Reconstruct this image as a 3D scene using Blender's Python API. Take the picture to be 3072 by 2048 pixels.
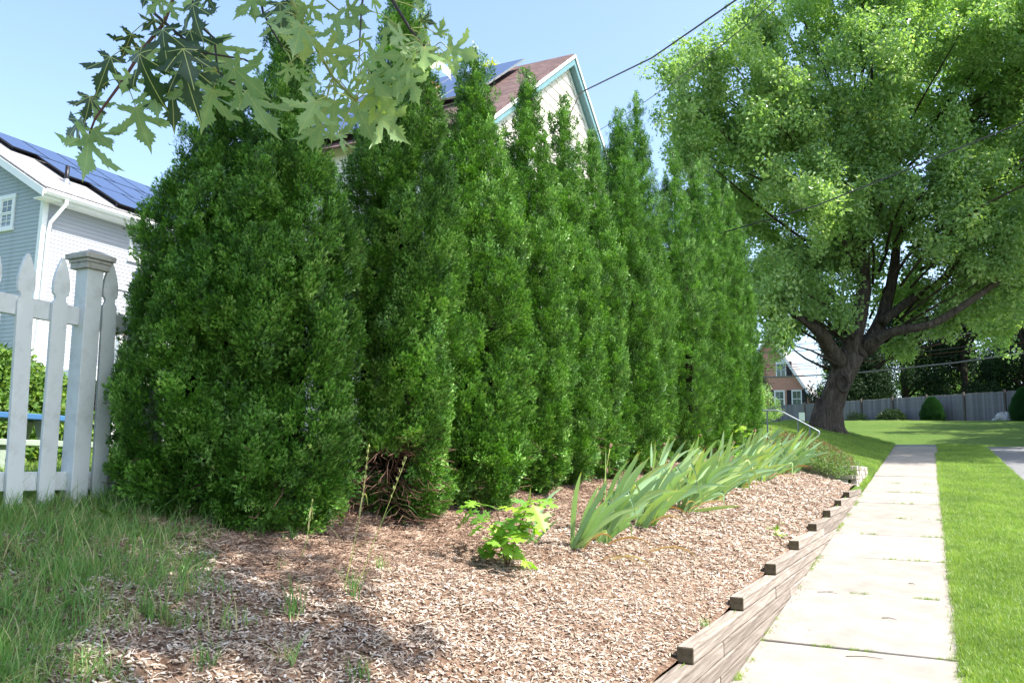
import bpy, math, random
import numpy as np
from math import radians, sin, cos, pi
from mathutils import Vector, Matrix

for o in list(bpy.data.objects):
    bpy.data.objects.remove(o)
scene = bpy.context.scene
COL = scene.collection

# ---------------------------------------------------------------- camera
cam_data = bpy.data.cameras.new('camera')
cam_data.sensor_width = 36.0
cam_data.lens = 29.05
cam_data.clip_start = 0.05
cam_data.clip_end = 2000
cam = bpy.data.objects.new('camera', cam_data)
COL.objects.link(cam)
scene.camera = cam
YAW, PITCH, ROLL = radians(26.92), radians(8.5), radians(1.0)
_f = Vector((-sin(YAW) * cos(PITCH), cos(YAW) * cos(PITCH), sin(PITCH)))
_r = Vector((cos(YAW), sin(YAW), 0))
_u = _r.cross(_f)
_r2 = cos(ROLL) * _r + sin(ROLL) * _u
_u2 = -sin(ROLL) * _r + cos(ROLL) * _u
m = Matrix((_r2, _u2, -_f)).transposed().to_4x4()
m.translation = Vector((0, 0, 1.65))
cam.matrix_world = m

# ---------------------------------------------------------------- sky, sun, exposure
SUN_EL, SUN_AZ = radians(55), radians(6)     # azimuth measured from +X towards +Y
w = bpy.data.worlds.new('World')
scene.world = w
w.use_nodes = True
nt = w.node_tree
nt.nodes.clear()
bg = nt.nodes.new('ShaderNodeBackground')
wo = nt.nodes.new('ShaderNodeOutputWorld')
sk = nt.nodes.new('ShaderNodeTexSky')
sk.sky_type = 'NISHITA'
sk.sun_disc = False
sk.sun_elevation = SUN_EL
sk.sun_rotation = pi / 2 - SUN_AZ
sk.altitude = 50
sk.air_density = 1.0
sk.dust_density = 2.2
sk.ozone_density = 1.6
bg.inputs['Strength'].default_value = 0.15
nt.links.new(sk.outputs[0], bg.inputs[0])
nt.links.new(bg.outputs[0], wo.inputs[0])
sd = bpy.data.lights.new('sun', 'SUN')
sd.energy = 4.3
sd.angle = radians(0.53)
sd.color = (1.0, 0.955, 0.88)
sun = bpy.data.objects.new('sun', sd)
COL.objects.link(sun)
sv = Vector((cos(SUN_EL) * cos(SUN_AZ), cos(SUN_EL) * sin(SUN_AZ), sin(SUN_EL)))
sun.rotation_euler = sv.to_track_quat('Z', 'Y').to_euler()
sun.location = (20, 5, 30)
scene.view_settings.view_transform = 'Standard'
scene.view_settings.look = 'None'
scene.view_settings.exposure = 1.45
scene.view_settings.gamma = 1.0
scene.view_settings.use_curve_mapping = False
scene.cycles.max_bounces = 8
scene.cycles.diffuse_bounces = 3
scene.cycles.transmission_bounces = 4
scene.cycles.transparent_max_bounces = 8
scene.render.engine = 'CYCLES'

# ---------------------------------------------------------------- helpers
def tag(o, label=None, cat=None, group=None, kind=None):
    if label: o['label'] = label
    if cat: o['category'] = cat
    if group: o['group'] = group
    if kind: o['kind'] = kind
    return o

def empty(name, loc=(0, 0, 0), parent=None, rz=0):
    o = bpy.data.objects.new(name, None)
    o.empty_display_size = 0.1
    COL.objects.link(o)
    o.location = loc
    o.rotation_euler = (0, 0, rz)
    if parent: o.parent = parent
    return o

def link_obj(name, me, parent=None, loc=None, rot=None, scale=None):
    o = bpy.data.objects.new(name, me)
    COL.objects.link(o)
    if parent: o.parent = parent
    if loc is not None: o.location = loc
    if rot is not None: o.rotation_euler = rot
    if scale is not None: o.scale = scale
    return o

class MB:
    """collects verts and faces"""
    def __init__(self):
        self.v, self.f, self.n = [], [], 0
    def add(self, v, f):
        v = np.asarray(v, float).reshape(-1, 3)
        self.v.append(v)
        self.f += [tuple(i + self.n for i in q) for q in f]
        self.n += len(v)
        return self
    def box(self, x0, x1, y0, y1, z0, z1):
        v = [(x, y, z) for z in (z0, z1) for y in (y0, y1) for x in (x0, x1)]
        return self.add(v, [(0, 2, 3, 1), (4, 5, 7, 6), (0, 1, 5, 4), (2, 6, 7, 3), (0, 4, 6, 2), (1, 3, 7, 5)])
    def prism(self, poly, axis, a, b):
        """polygon of 2-D points extruded along axis (0,1,2) from a to b"""
        n = len(poly)
        def p3(p, t):
            if axis == 0: return (t, p[0], p[1])
            if axis == 1: return (p[0], t, p[1])
            return (p[0], p[1], t)
        v = [p3(p, a) for p in poly] + [p3(p, b) for p in poly]
        f = [tuple(range(n)), tuple(range(2 * n - 1, n - 1, -1))]
        f += [(i, i + n, (i + 1) % n + n, (i + 1) % n) for i in range(n)]
        return self.add(v, f)
    def tube(self, pts, rad, seg=8, noise=0.0, seed=0, caps=True):
        pts = np.asarray(pts, float)
        rng = np.random.default_rng(seed)
        n = len(pts)
        if np.isscalar(rad): rad = [rad] * n
        T = np.gradient(pts, axis=0)
        T /= np.linalg.norm(T, axis=1)[:, None] + 1e-9
        up = np.array([0, 0, 1.0]) if abs(T[0][2]) < .9 else np.array([1.0, 0, 0])
        a = np.cross(T[0], up); a /= np.linalg.norm(a)
        vs = []
        for i in range(n):
            a = a - T[i] * (a @ T[i]); a /= np.linalg.norm(a) + 1e-9
            b = np.cross(T[i], a)
            th = np.arange(seg) * 2 * pi / seg
            r = rad[i] * (1 + noise * rng.uniform(-1, 1, seg))
            vs.append(pts[i] + np.cos(th)[:, None] * r[:, None] * a + np.sin(th)[:, None] * r[:, None] * b)
        f = []
        for i in range(n - 1):
            for j in range(seg):
                k = (j + 1) % seg
                f.append((i * seg + j, i * seg + k, (i + 1) * seg + k, (i + 1) * seg + j))
        if caps:
            f.append(tuple(range(seg - 1, -1, -1)))
            f.append(tuple((n - 1) * seg + j for j in range(seg)))
        return self.add(np.concatenate(vs), f)
    def mesh(self, name, mat, smooth=False):
        me = bpy.data.meshes.new(name)
        v = np.concatenate(self.v) if self.v else np.zeros((0, 3))
        me.from_pydata(v.tolist(), [], self.f)
        me.materials.append(mat)
        if smooth: me.polygons.foreach_set('use_smooth', [True] * len(me.polygons))
        me.update()
        return me
    def build(self, name, mat, parent=None, smooth=False, loc=None, rot=None, bevel=0):
        o = link_obj(name, self.mesh(name, mat, smooth), parent, loc, rot)
        if bevel:
            b = o.modifiers.new('bevel', 'BEVEL')
            b.width = bevel; b.segments = 2; b.limit_method = 'ANGLE'
        return o

def resample(P, step):
    P = np.asarray(P, float)
    out = [P[0]]
    n = len(P)
    for i in range(n - 1):
        p0, p1, p2, p3 = P[max(i - 1, 0)], P[i], P[i + 1], P[min(i + 2, n - 1)]
        k = max(1, int(np.linalg.norm(p2[:3] - p1[:3]) / step))
        for j in range(1, k + 1):
            t = j / k
            out.append(.5 * ((2 * p1) + (-p0 + p2) * t + (2 * p0 - 5 * p1 + 4 * p2 - p3) * t * t + (-p0 + 3 * p1 - 3 * p2 + p3) * t ** 3))
    return np.array(out)

# ---- materials
class NT:
    def __init__(self, name):
        self.m = bpy.data.materials.new(name)
        self.m.use_nodes = True
        self.t = self.m.node_tree
        self.t.nodes.clear()
        self.out = self.t.nodes.new('ShaderNodeOutputMaterial')
    def n(self, typ, **kw):
        x = self.t.nodes.new(typ)
        ins = kw.pop('ins', {})
        for k, v in kw.items(): setattr(x, k, v)
        for k, v in ins.items():
            if hasattr(v, 'is_output'): self.t.links.new(v, x.inputs[k])
            else: x.inputs[k].default_value = v
        return x
    def l(self, a, b): self.t.links.new(a, b)
    def ramp(self, fac, stops, interp='LINEAR'):
        r = self.n('ShaderNodeValToRGB')
        r.color_ramp.interpolation = interp
        e = r.color_ramp.elements
        while len(e) < len(stops): e.new(0.5)
        for i, (p, c) in enumerate(stops):
            e[i].position = p
            e[i].color = (*c, 1) if len(c) == 3 else c
        self.l(fac, r.inputs[0])
        return r.outputs[0]
    def noise(self, scale, detail=4, rough=.55, vec=None, dist=0.0):
        x = self.n('ShaderNodeTexNoise', ins={'Scale': scale, 'Detail': detail, 'Roughness': rough, 'Distortion': dist})
        if vec is not None: self.l(vec, x.inputs['Vector'])
        return x.outputs['Fac']
    def coord(self, which='Object', scale=None):
        c = self.n('ShaderNodeTexCoord').outputs[which]
        if scale:
            mp = self.n('ShaderNodeMapping'); self.l(c, mp.inputs[0]); mp.inputs['Scale'].default_value = scale
            c = mp.outputs[0]
        return c
    def mix(self, fac, a, b, mode='MIX'):
        x = self.n('ShaderNodeMix', data_type='RGBA', blend_type=mode)
        for s, v in ((x.inputs[0], fac), (x.inputs[6], a), (x.inputs[7], b)):
            if hasattr(v, 'is_output'): self.l(v, s)
            elif isinstance(v, (int, float)): s.default_value = v
            else: s.default_value = (*v, 1)
        return x.outputs[2]
    def bump(self, h, strength=.4, dist=.02):
        b = self.n('ShaderNodeBump', ins={'Strength': strength, 'Distance': dist})
        self.l(h, b.inputs['Height'])
        return b.outputs[0]
    def bsdf(self, color, rough=.7, normal=None, spec=.3, metal=0.0, transl=None, tcol=None):
        p = self.n('ShaderNodeBsdfPrincipled')
        if hasattr(color, 'is_output'): self.l(color, p.inputs['Base Color'])
        else: p.inputs['Base Color'].default_value = (*color, 1)
        if hasattr(rough, 'is_output'): self.l(rough, p.inputs['Roughness'])
        else: p.inputs['Roughness'].default_value = rough
        p.inputs['Specular IOR Level'].default_value = spec
        p.inputs['Metallic'].default_value = metal
        if normal is not None: self.l(normal, p.inputs['Normal'])
        s = p.outputs[0]
        if transl:
            t = self.n('ShaderNodeBsdfTranslucent')
            c = tcol if tcol is not None else color
            if hasattr(c, 'is_output'): self.l(c, t.inputs[0])
            else: t.inputs[0].default_value = (*c, 1)
            mx = self.n('ShaderNodeMixShader'); mx.inputs[0].default_value = transl
            self.l(s, mx.inputs[1]); self.l(t.outputs[0], mx.inputs[2])
            s = mx.outputs[0]
        self.l(s, self.out.inputs[0])
        return self.m

def mat_leafy(name, stops, transl=.3, rough=.5, spec=.3, ybias=1.4, island=False, pos=0):
    t = NT(name)
    oi = t.n('ShaderNodeObjectInfo').outputs['Random']
    if island:
        g = t.n('ShaderNodeNewGeometry').outputs['Random Per Island']
        a = t.n('ShaderNodeMath', operation='ADD'); t.l(oi, a.inputs[0]); t.l(g, a.inputs[1])
        a2 = t.n('ShaderNodeMath', operation='MULTIPLY'); t.l(a.outputs[0], a2.inputs[0]); a2.inputs[1].default_value = .5
        oi = a2.outputs[0]
    c = t.ramp(oi, stops)
    if pos:
        g2 = t.n('ShaderNodeNewGeometry').outputs['Position']
        c = t.mix(1.0, c, t.ramp(t.noise(pos, 3, .6, g2), [(.3, (.70, .76, .8)), (.5, (1, 1, 1)), (.7, (1.28, 1.26, 1.15))]), 'MULTIPLY')
    tc = t.mix(1.0, c, (ybias, ybias * 1.02, .55), 'MULTIPLY')
    return t.bsdf(c, rough, spec=spec, transl=transl, tcol=tc)

def mat_wood(name, a, b, c, scale=(1.2, 14, 14), rough=.8, bump=.5):
    t = NT(name)
    co = t.coord('Object', scale)
    n1 = t.noise(3, 6, .65, co, .6)
    col = t.ramp(n1, [(.3, a), (.5, b), (.72, c)])
    oi = t.n('ShaderNodeObjectInfo').outputs['Random']
    col = t.mix(1.0, col, t.ramp(oi, [(0, (.80, .79, .78)), (1, (1.2, 1.2, 1.2))]), 'MULTIPLY')
    n2 = t.noise(1.3, 3, .6, t.coord('Object'))
    col = t.mix(n2, col, tuple(x * .6 for x in b), 'MIX') if False else col
    return t.bsdf(col, rough, t.bump(n1, bump, .004), spec=.15)

def mat_paint(name, col, dirt=(.35, .36, .33), amount=.35, rough=.5, scale=5):
    t = NT(name)
    n = t.noise(scale, 6, .7, t.coord('Object'))
    f = t.ramp(n, [(.5, (0, 0, 0)), (.8, (amount,) * 3)])
    c = t.mix(f, col, dirt)
    return t.bsdf(c, rough, t.bump(t.noise(60, 3, .6, t.coord('Object')), .12, .002), spec=.3)

def plain(name, col, rough=.6, spec=.3, metal=0.0, var=.12, scale=6):
    t = NT(name)
    n = t.noise(scale, 4, .6, t.coord('Object'))
    c = t.ramp(n, [(.25, tuple(x * (1 - var) for x in col)), (.75, tuple(min(1, x * (1 + var)) for x in col))])
    return t.bsdf(c, rough, spec=spec, metal=metal)

# ---- ground heights
SL = 0.0827
def sm(a, b, x):
    t = min(1, max(0, (x - a) / (b - a)))
    return t * t * (3 - 2 * t)
def plane(y):
    if y < 31: return SL * y
    if y < 38: return SL * 31
    if y < 57: return SL * 31 + 0.118 * (y - 38)
    return SL * 31 + 0.118 * 19 + 0.022 * (y - 57)
def H(x, y):
    if x >= -1.16: return plane(y)
    d = -x - 1.16
    bed = 0.69 + 0.068 * (y - 4.3) + (0.22 + 0.03 * (1 - sm(3.4, 5, y))) * min(d, 3.4)
    bank = plane(y) + 0.02 + 0.26 * min(d, 3.0)
    if y > 31: bank = plane(y) + 0.26 * min(d, 3.0) * (1 - sm(31, 36, y))
    k = sm(14.6, 16.6, y)
    return bed * (1 - k) + bank * k
Hv = np.vectorize(H)
def bumpy(x, y):
    return 0.012 * (np.sin(x * 7.1 + y * 2.3) * np.sin(y * 6.3 - x * 1.7) + .6 * np.sin(x * 17 + 1) * np.sin(y * 15 + x * 3))

def sheet(name, xs, ys, zf, mat, smooth=True, parent=None):
    X, Y = np.meshgrid(xs, ys)
    Z = zf(X, Y)
    nx, ny = len(xs), len(ys)
    v = np.stack([X.ravel(), Y.ravel(), Z.ravel()], 1)
    me = bpy.data.meshes.new(name)
    i = np.arange(ny - 1)[:, None] * nx + np.arange(nx - 1)[None]
    q = np.stack([i, i + 1, i + nx + 1, i + nx], -1).reshape(-1, 4)
    me.vertices.add(len(v)); me.vertices.foreach_set('co', v.ravel())
    me.loops.add(q.size); me.loops.foreach_set('vertex_index', q.ravel())
    me.polygons.add(len(q)); me.polygons.foreach_set('loop_start', np.arange(0, q.size, 4))
    me.polygons.foreach_set('use_smooth', np.full(len(q), smooth))
    me.materials.append(mat)
    me.update(calc_edges=True); me.validate()
    return link_obj(name, me, parent)

# ---- scattering (only for stuff: fronds, leaves, blades, chips)
def eulers(D, spin, face=None):
    """rotations that take local +Z to directions D, spun about it"""
    D = D / (np.linalg.norm(D, axis=1)[:, None] + 1e-9)
    ref = np.where(np.abs(D[:, 2:3]) > .95, np.array([[1.0, 0, 0]]), np.array([[0, 0, 1.0]]))
    X = np.cross(ref, D); X /= np.linalg.norm(X, axis=1)[:, None] + 1e-9
    Y = np.cross(D, X)
    c, s = np.cos(spin)[:, None], np.sin(spin)[:, None]
    X, Y = c * X + s * Y, -s * X + c * Y
    if face is not None:          # turn local +Y towards the given vectors
        Y = face - D * (face * D).sum(1)[:, None]; Y /= np.linalg.norm(Y, axis=1)[:, None] + 1e-9
        X = np.cross(Y, D)
    ey = -np.arcsin(np.clip(X[:, 2], -1, 1))
    ex = np.arctan2(Y[:, 2], D[:, 2])
    ez = np.arctan2(X[:, 1], X[:, 0])
    return np.stack([ex, ey, ez], 1)

def scatter(name, P, D, spin, S, sources, parent=None, seed=0, kind='stuff', face=None):
    rng = np.random.default_rng(seed)
    n = len(P)
    me = bpy.data.meshes.new(name)
    me.vertices.add(n)
    me.vertices.foreach_set('co', np.asarray(P, float).ravel())
    a = me.attributes.new('rot', 'FLOAT_VECTOR', 'POINT'); a.data.foreach_set('vector', eulers(np.asarray(D, float), spin, face).ravel())
    S = np.asarray(S, float)
    if S.ndim == 1: S = np.stack([S] * 3, 1)
    a = me.attributes.new('scl', 'FLOAT_VECTOR', 'POINT'); a.data.foreach_set('vector', S.ravel())
    a = me.attributes.new('var', 'INT', 'POINT'); a.data.foreach_set('value', rng.integers(0, len(sources), n).astype(np.int32))
    o = link_obj(name, me, parent)
    if kind: o['kind'] = kind
    key = 'scatter_' + '_'.join(s.name for s in sources)
    ng = bpy.data.node_groups.get(key)
    if ng is None:
        ng = bpy.data.node_groups.new(key, 'GeometryNodeTree')
        ng.interface.new_socket('Geometry', in_out='INPUT', socket_type='NodeSocketGeometry')
        ng.interface.new_socket('Geometry', in_out='OUTPUT', socket_type='NodeSocketGeometry')
        N, L = ng.nodes, ng.links
        gi, go = N.new('NodeGroupInput'), N.new('NodeGroupOutput')
        j = N.new('GeometryNodeJoinGeometry')
        def attr(nm, t):
            q = N.new('GeometryNodeInputNamedAttribute'); q.data_type = t; q.inputs['Name'].default_value = nm
            return q.outputs['Attribute']
        r, s, vv = attr('rot', 'FLOAT_VECTOR'), attr('scl', 'FLOAT_VECTOR'), attr('var', 'INT')
        er = N.new('FunctionNodeEulerToRotation'); L.new(r, er.inputs[0])
        for i, src in enumerate(sources):
            cmpn = N.new('FunctionNodeCompare'); cmpn.data_type = 'INT'; cmpn.operation = 'EQUAL'
            ia = [q for q in cmpn.inputs if q.type == 'INT']
            L.new(vv, ia[0]); ia[1].default_value = i
            oi = N.new('GeometryNodeObjectInfo'); oi.inputs['Object'].default_value = src; oi.inputs['As Instance'].default_value = True
            iop = N.new('GeometryNodeInstanceOnPoints')
            L.new(gi.outputs[0], iop.inputs['Points']); L.new(cmpn.outputs[0], iop.inputs['Selection'])
            L.new(oi.outputs['Geometry'], iop.inputs['Instance'])
            L.new(er.outputs[0], iop.inputs['Rotation']); L.new(s, iop.inputs['Scale'])
            L.new(iop.outputs[0], j.inputs[0])
        L.new(j.outputs[0], go.inputs[0])
    md = o.modifiers.new('scatter', 'NODES'); md.node_group = ng
    return o

def source(name, mb, mat, smooth=False):
    return bpy.data.objects.new(name, mb.mesh(name, mat, smooth))   # not linked to the scene

def rand_dirs(rng, n):
    d = rng.normal(size=(n, 3))
    return d / np.linalg.norm(d, axis=1)[:, None]

# ================================================================ materials
def m_ground():
    t = NT('lawn_soil')
    co = t.coord('Object')
    n1 = t.noise(.35, 5, .6, co)
    n2 = t.noise(9, 5, .7, co)
    n3 = t.noise(90, 3, .7, co)
    a = t.ramp(n1, [(.35, (.060, .130, .020)), (.62, (.115, .175, .036))])
    b = t.ramp(n2, [(.35, (.045, .095, .016)), (.7, (.13, .19, .045))])
    c = t.mix(.5, a, b)
    d = t.ramp(n3, [(.3, (.55, .55, .5)), (.7, (1.25, 1.25, 1.1))])
    c = t.mix(1.0, c, d, 'MULTIPLY')
    return t.bsdf(c, .85, t.bump(n3, .6, .03), spec=.1)
M_GROUND = m_ground()

def m_mulch():
    t = NT('mulch')
    co = t.coord('Object')
    v = t.n('ShaderNodeTexVoronoi', ins={'Scale': 42.0, 'Randomness': 1.0}); t.l(co, v.inputs['Vector'])
    big = t.noise(1.1, 3, .6, co)
    c1 = t.ramp(v.outputs['Color'], [(.1, (.13, .08, .06)), (.4, (.25, .175, .13)), (.7, (.35, .265, .205)), (1, (.45, .37, .30))])
    c2 = t.ramp(big, [(.4, (.75, .66, .6)), (.65, (1.1, 1.05, 1.0))])
    c = t.mix(1.0, c1, c2, 'MULTIPLY')
    h = t.n('ShaderNodeMath', operation='ADD'); t.l(v.outputs['Distance'], h.inputs[0]); t.l(t.noise(150, 3, .7, co), h.inputs[1])
    return t.bsdf(c, .9, t.bump(h.outputs[0], .9, .02), spec=.05)
M_MULCH = m_mulch()

def m_concrete(name, base, dark):
    t = NT(name)
    co = t.coord('Object')
    oi = t.n('ShaderNodeObjectInfo').outputs['Random']
    n1 = t.noise(3.0, 6, .65, co)
    n2 = t.noise(160, 4, .8, co)
    c = t.ramp(n1, [(.28, tuple(x * .70 for x in base)), (.58, base)])
    sp = t.ramp(n2, [(.32, dark), (.47, (1, 1, 1))])
    c = t.mix(1.0, c, sp, 'MULTIPLY')
    v = t.ramp(oi, [(0, (.93, .91, .88)), (1, (1.04, 1.03, 1.02))])
    c = t.mix(1.0, c, v, 'MULTIPLY')
    return t.bsdf(c, .85, t.bump(n2, .5, .004), spec=.2)
M_CONC = m_concrete('concrete', (.315, .29, .262), (.66, .635, .61))

def m_asphalt():
    t = NT('asphalt')
    co = t.coord('Object')
    n2 = t.noise(120, 4, .8, co)
    n1 = t.noise(.8, 5, .6, co)
    c = t.ramp(n2, [(.35, (.11, .11, .115)), (.6, (.22, .22, .225))])
    c = t.mix(1.0, c, t.ramp(n1, [(.3, (.85, .85, .85)), (.7, (1.1, 1.1, 1.1))]), 'MULTIPLY')
    return t.bsdf(c, .85, t.bump(n2, .5, .006), spec=.2)
M_ASPH = m_asphalt()
M_TIMBER = mat_wood('weathered_timber', (.11, .09, .075), (.235, .20, .17), (.36, .32, .285), (9, .55, 16))
M_ENDG = mat_wood('timber_end_grain', (.05, .04, .025), (.10, .078, .05), (.15, .12, .08), (5, 5, 5))
M_FENCEPAINT = mat_paint('white_fence_paint', (.62, .65, .66), (.26, .27, .24), .55, .55, 7)
M_CAPGREY = mat_paint('weathered_cap_paint', (.40, .39, .36), (.13, .12, .10), .9, .8, 22)
M_GREYBOARD = mat_wood('grey_stockade_wood', (.105, .10, .108), (.165, .158, .168), (.215, .207, .218), (10, 10, .8))
M_POSTWOOD = mat_wood('brown_fence_post_wood', (.07, .06, .05), (.11, .09, .08), (.15, .13, .11), (10, 10, .8))
M_SIDING = mat_paint('grey_vinyl_siding', (.38, .40, .44), (.20, .26, .27), .12, .5, 1.6)
M_SIDINGG = mat_paint('mildewed_grey_siding', (.36, .41, .45), (.13, .19, .20), .7, .6, 1.1)
M_TRIM = mat_paint('white_trim', (.78, .80, .80), (.4, .42, .42), .25, .45, 2)
M_CREAM = mat_paint('cream_siding', (.80, .76, .70), (.5, .45, .38), .3, .6, 2)
M_TEAL = plain('blue_trim_paint', (.14, .26, .30), .5)
M_SHADE_GLASS = None
def m_glass():
    t = NT('window_glass')
    n = t.noise(1.5, 3, .6, t.coord('Object'))
    c = t.ramp(n, [(.35, (.04, .07, .07)), (.65, (.12, .17, .16))])
    return t.bsdf(c, .06, spec=.9)
M_GLASS = m_glass()
def m_solar():
    t = NT('solar_panel_glass')
    co = t.coord('Object')
    wv = t.n('ShaderNodeTexBrick', ins={'Scale': 1.0, 'Color1': (.016, .028, .085, 1), 'Color2': (.018, .031, .092, 1), 'Mortar': (.025, .04, .11, 1), 'Mortar Size': .003, 'Brick Width': .156, 'Row Height': .156})
    wv.offset = 0
    t.l(co, wv.inputs['Vector'])
    return t.bsdf(wv.outputs['Color'], .10, spec=.9)
M_SOLAR = m_solar()
M_FRAMEBLK = plain('black_metal', (.012, .012, .015), .4)
M_SILVER = plain('silver_metal', (.45, .48, .5), .35, metal=.8)
def m_shingle(name, a, b, c):
    t = NT(name)
    co = t.coord('Object')
    br = t.n('ShaderNodeTexBrick', ins={'Scale': 1.0, 'Color1': (*a, 1), 'Color2': (*b, 1), 'Mortar': (*c, 1), 'Mortar Size': .006, 'Brick Width': .24, 'Row Height': .14})
    t.l(co, br.inputs['Vector'])
    n = t.noise(14, 4, .7, co)
    col = t.mix(1.0, br.outputs['Color'], t.ramp(n, [(.3, (.75, .75, .75)), (.7, (1.2, 1.2, 1.2))]), 'MULTIPLY')
    return t.bsdf(col, .9, t.bump(br.outputs['Fac'], .5, .01), spec=.1)
M_SH_GREY = m_shingle('grey_shingles', (.27, .265, .27), (.21, .205, .21), (.12, .12, .12))
M_SH_BROWN = m_shingle('brown_shingles', (.17, .115, .105), (.12, .08, .078), (.06, .045, .045))
def m_brick():
    t = NT('red_brick')
    co = t.coord('Object')
    mp = t.n('ShaderNodeMapping'); t.l(co, mp.inputs[0]); mp.inputs['Rotation'].default_value = (pi / 2, 0, 0)
    br = t.n('ShaderNodeTexBrick', ins={'Scale': 1.0, 'Color1': (.58, .24, .16, 1), 'Color2': (.48, .18, .115, 1), 'Mortar': (.42, .34, .29, 1), 'Mortar Size': .012, 'Brick Width': .21, 'Row Height': .075})
    t.l(mp.outputs[0], br.inputs['Vector'])
    return t.bsdf(br.outputs['Color'], .9, spec=.1)
M_BRICK = m_brick()
def m_bark(name, a, b, c, s=(3.2, 3.2, .55)):
    t = NT(name)
    co = t.coord('Object', s)
    n = t.noise(3.4, 8, .7, co, 1.2)
    col = t.ramp(n, [(.33, a), (.5, b), (.7, c)])
    return t.bsdf(col, .9, t.bump(n, 1.0, .08), spec=.1)
M_BARK = m_bark('maple_bark', (.030, .024, .020), (.085, .07, .058), (.17, .145, .125))
M_BARK2 = m_bark('dark_bark', (.03, .024, .018), (.06, .048, .036), (.10, .08, .06))
M_CEDARBARK = m_bark('cedar_bark', (.05, .03, .02), (.11, .07, .05), (.18, .12, .09), (20, 20, 3))
M_TWIGRED = plain('red_brown_twig', (.10, .045, .04), .6, scale=20)
M_TWIGDARK = plain('dark_twig', (.045, .04, .04), .6, scale=20)
M_TWIGGREEN = plain('green_twig', (.20, .24, .07), .55, scale=20)
M_PETIOLE = plain('leaf_stalk', (.34, .38, .12), .5, scale=20)
M_DEADTWIG = plain('dead_twig', (.13, .075, .052), .9, scale=30, var=.3)
M_WIRE = plain('wire_black', (.03, .03, .035), .5)
M_WIREL = plain('wire_aluminium', (.16, .17, .19), .4)
M_WIRERED = plain('wire_rusty', (.11, .045, .04), .5)
M_GALV = plain('galvanised_rail', (.30, .33, .36), .4, metal=.5)
M_GREENPAINT = plain('green_painted_post', (.07, .10, .10), .6)
M_STONE = mat_paint('block_stone', (.38, .34, .30), (.18, .16, .14), .8, .9, 18)
M_ROCK = mat_paint('grey_rock', (.38, .38, .38), (.16, .16, .17), .8, .9, 6)

# foliage
M_ARB = mat_leafy('arborvitae_frond', [(0, (.012, .044, .006)), (.3, (.034, .108, .011)), (.5, (.078, .215, .022)), (.75, (.165, .37, .050)), (1, (.42, .60, .20))], .16, .42, .5, island=True, pos=2.6)
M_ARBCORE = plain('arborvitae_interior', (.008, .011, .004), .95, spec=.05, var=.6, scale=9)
M_MAPLEFAR = mat_leafy('maple_foliage', [(0, (.15, .28, .10)), (.45, (.24, .39, .14)), (.8, (.33, .48, .19)), (1, (.52, .62, .38))], .46, .34, .55, island=True, pos=.35)
M_DARKLEAF = mat_leafy('conifer_foliage', [(0, (.012, .030, .012)), (.6, (.022, .052, .018)), (1, (.05, .09, .03))], .15, .6, .2, island=True)
M_YELLEAF = mat_leafy('golden_foliage', [(0, (.30, .34, .03)), (.6, (.42, .46, .04)), (1, (.55, .56, .08))], .4, .5, .3, island=True)
M_SHRUBLEAF = mat_leafy('shrub_foliage', [(0, (.05, .12, .02)), (.6, (.10, .20, .03)), (1, (.22, .30, .05))], .3, .5, .3, island=True)
M_YEW = mat_leafy('yew_foliage', [(0, (.014, .060, .018)), (1, (.035, .12, .03))], .2, .5, .3, island=True)
M_RHODO = mat_leafy('rhododendron_foliage', [(0, (.02, .045, .018)), (1, (.06, .11, .04))], .2, .45, .4, island=True)
M_SEDUM = mat_leafy('sedum_foliage', [(0, (.09, .17, .05)), (.6, (.16, .25, .09)), (1, (.26, .32, .14))], .3, .5, .3, island=True)
M_BROWNHEAD = mat_leafy('brown_seed_head', [(0, (.16, .085, .05)), (1, (.30, .19, .11))], .1, .9, .1, island=True)
M_GRASS = mat_leafy('grass_blade', [(0, (.12, .22, .045)), (.5, (.19, .31, .065)), (.82, (.28, .38, .10)), (1, (.50, .48, .28))], .4, .42, .4, island=True, pos=1.2)
M_GRASSL = mat_leafy('rough_grass_blade', [(0, (.080, .19, .04)), (.40, (.14, .29, .075)), (.66, (.23, .39, .12)), (.76, (.42, .40, .21)), (1, (.60, .52, .33))], .35, .42, .4, island=True)
M_CHIP = mat_leafy('wood_chip', [(0, (.19, .125, .09)), (.18, (.29, .21, .16)), (.42, (.37, .29, .225)), (.7, (.50, .415, .335)), (.93, (.62, .54, .46)), (1, (.52, .50, .50))], 0, .85, .1, island=False)
M_NEEDLE = mat_leafy('shed_needle', [(0, (.17, .105, .075)), (.6, (.33, .225, .165)), (1, (.54, .42, .33))], 0, .9, .1)
def m_iris():
    t = NT('iris_leaf')
    uv = t.coord('UV')
    sx = t.n('ShaderNodeSeparateXYZ'); t.l(uv, sx.inputs[0])
    oi = t.n('ShaderNodeObjectInfo').outputs['Random']
    base = t.ramp(oi, [(0, (.22, .37, .20)), (.5, (.28, .44, .25)), (.8, (.33, .49, .22)), (1, (.44, .54, .20))])
    tipc = t.ramp(sx.outputs[1], [(0, (.9, .95, .55)), (.18, (1, 1, 1)), (.93, (1, 1, 1)), (.98, (1.5, 1.1, .6)), (1, (2.2, .9, .5))])
    c = t.mix(1.0, base, tipc, 'MULTIPLY')
    # parallel ribs across the blade
    mp = t.n('ShaderNodeMapping'); t.l(uv, mp.inputs[0]); mp.inputs['Scale'].default_value = (26, .6, 1)
    n = t.noise(1.0, 3, .6, mp.outputs[0])
    c = t.mix(1.0, c, t.ramp(n, [(.3, (.82, .84, .8)), (.7, (1.15, 1.12, 1.1))]), 'MULTIPLY')
    return t.bsdf(c, .45, t.bump(n, .3, .002), spec=.35, transl=.28, tcol=t.mix(1.0, c, (1.3, 1.4, .5), 'MULTIPLY'))
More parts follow.
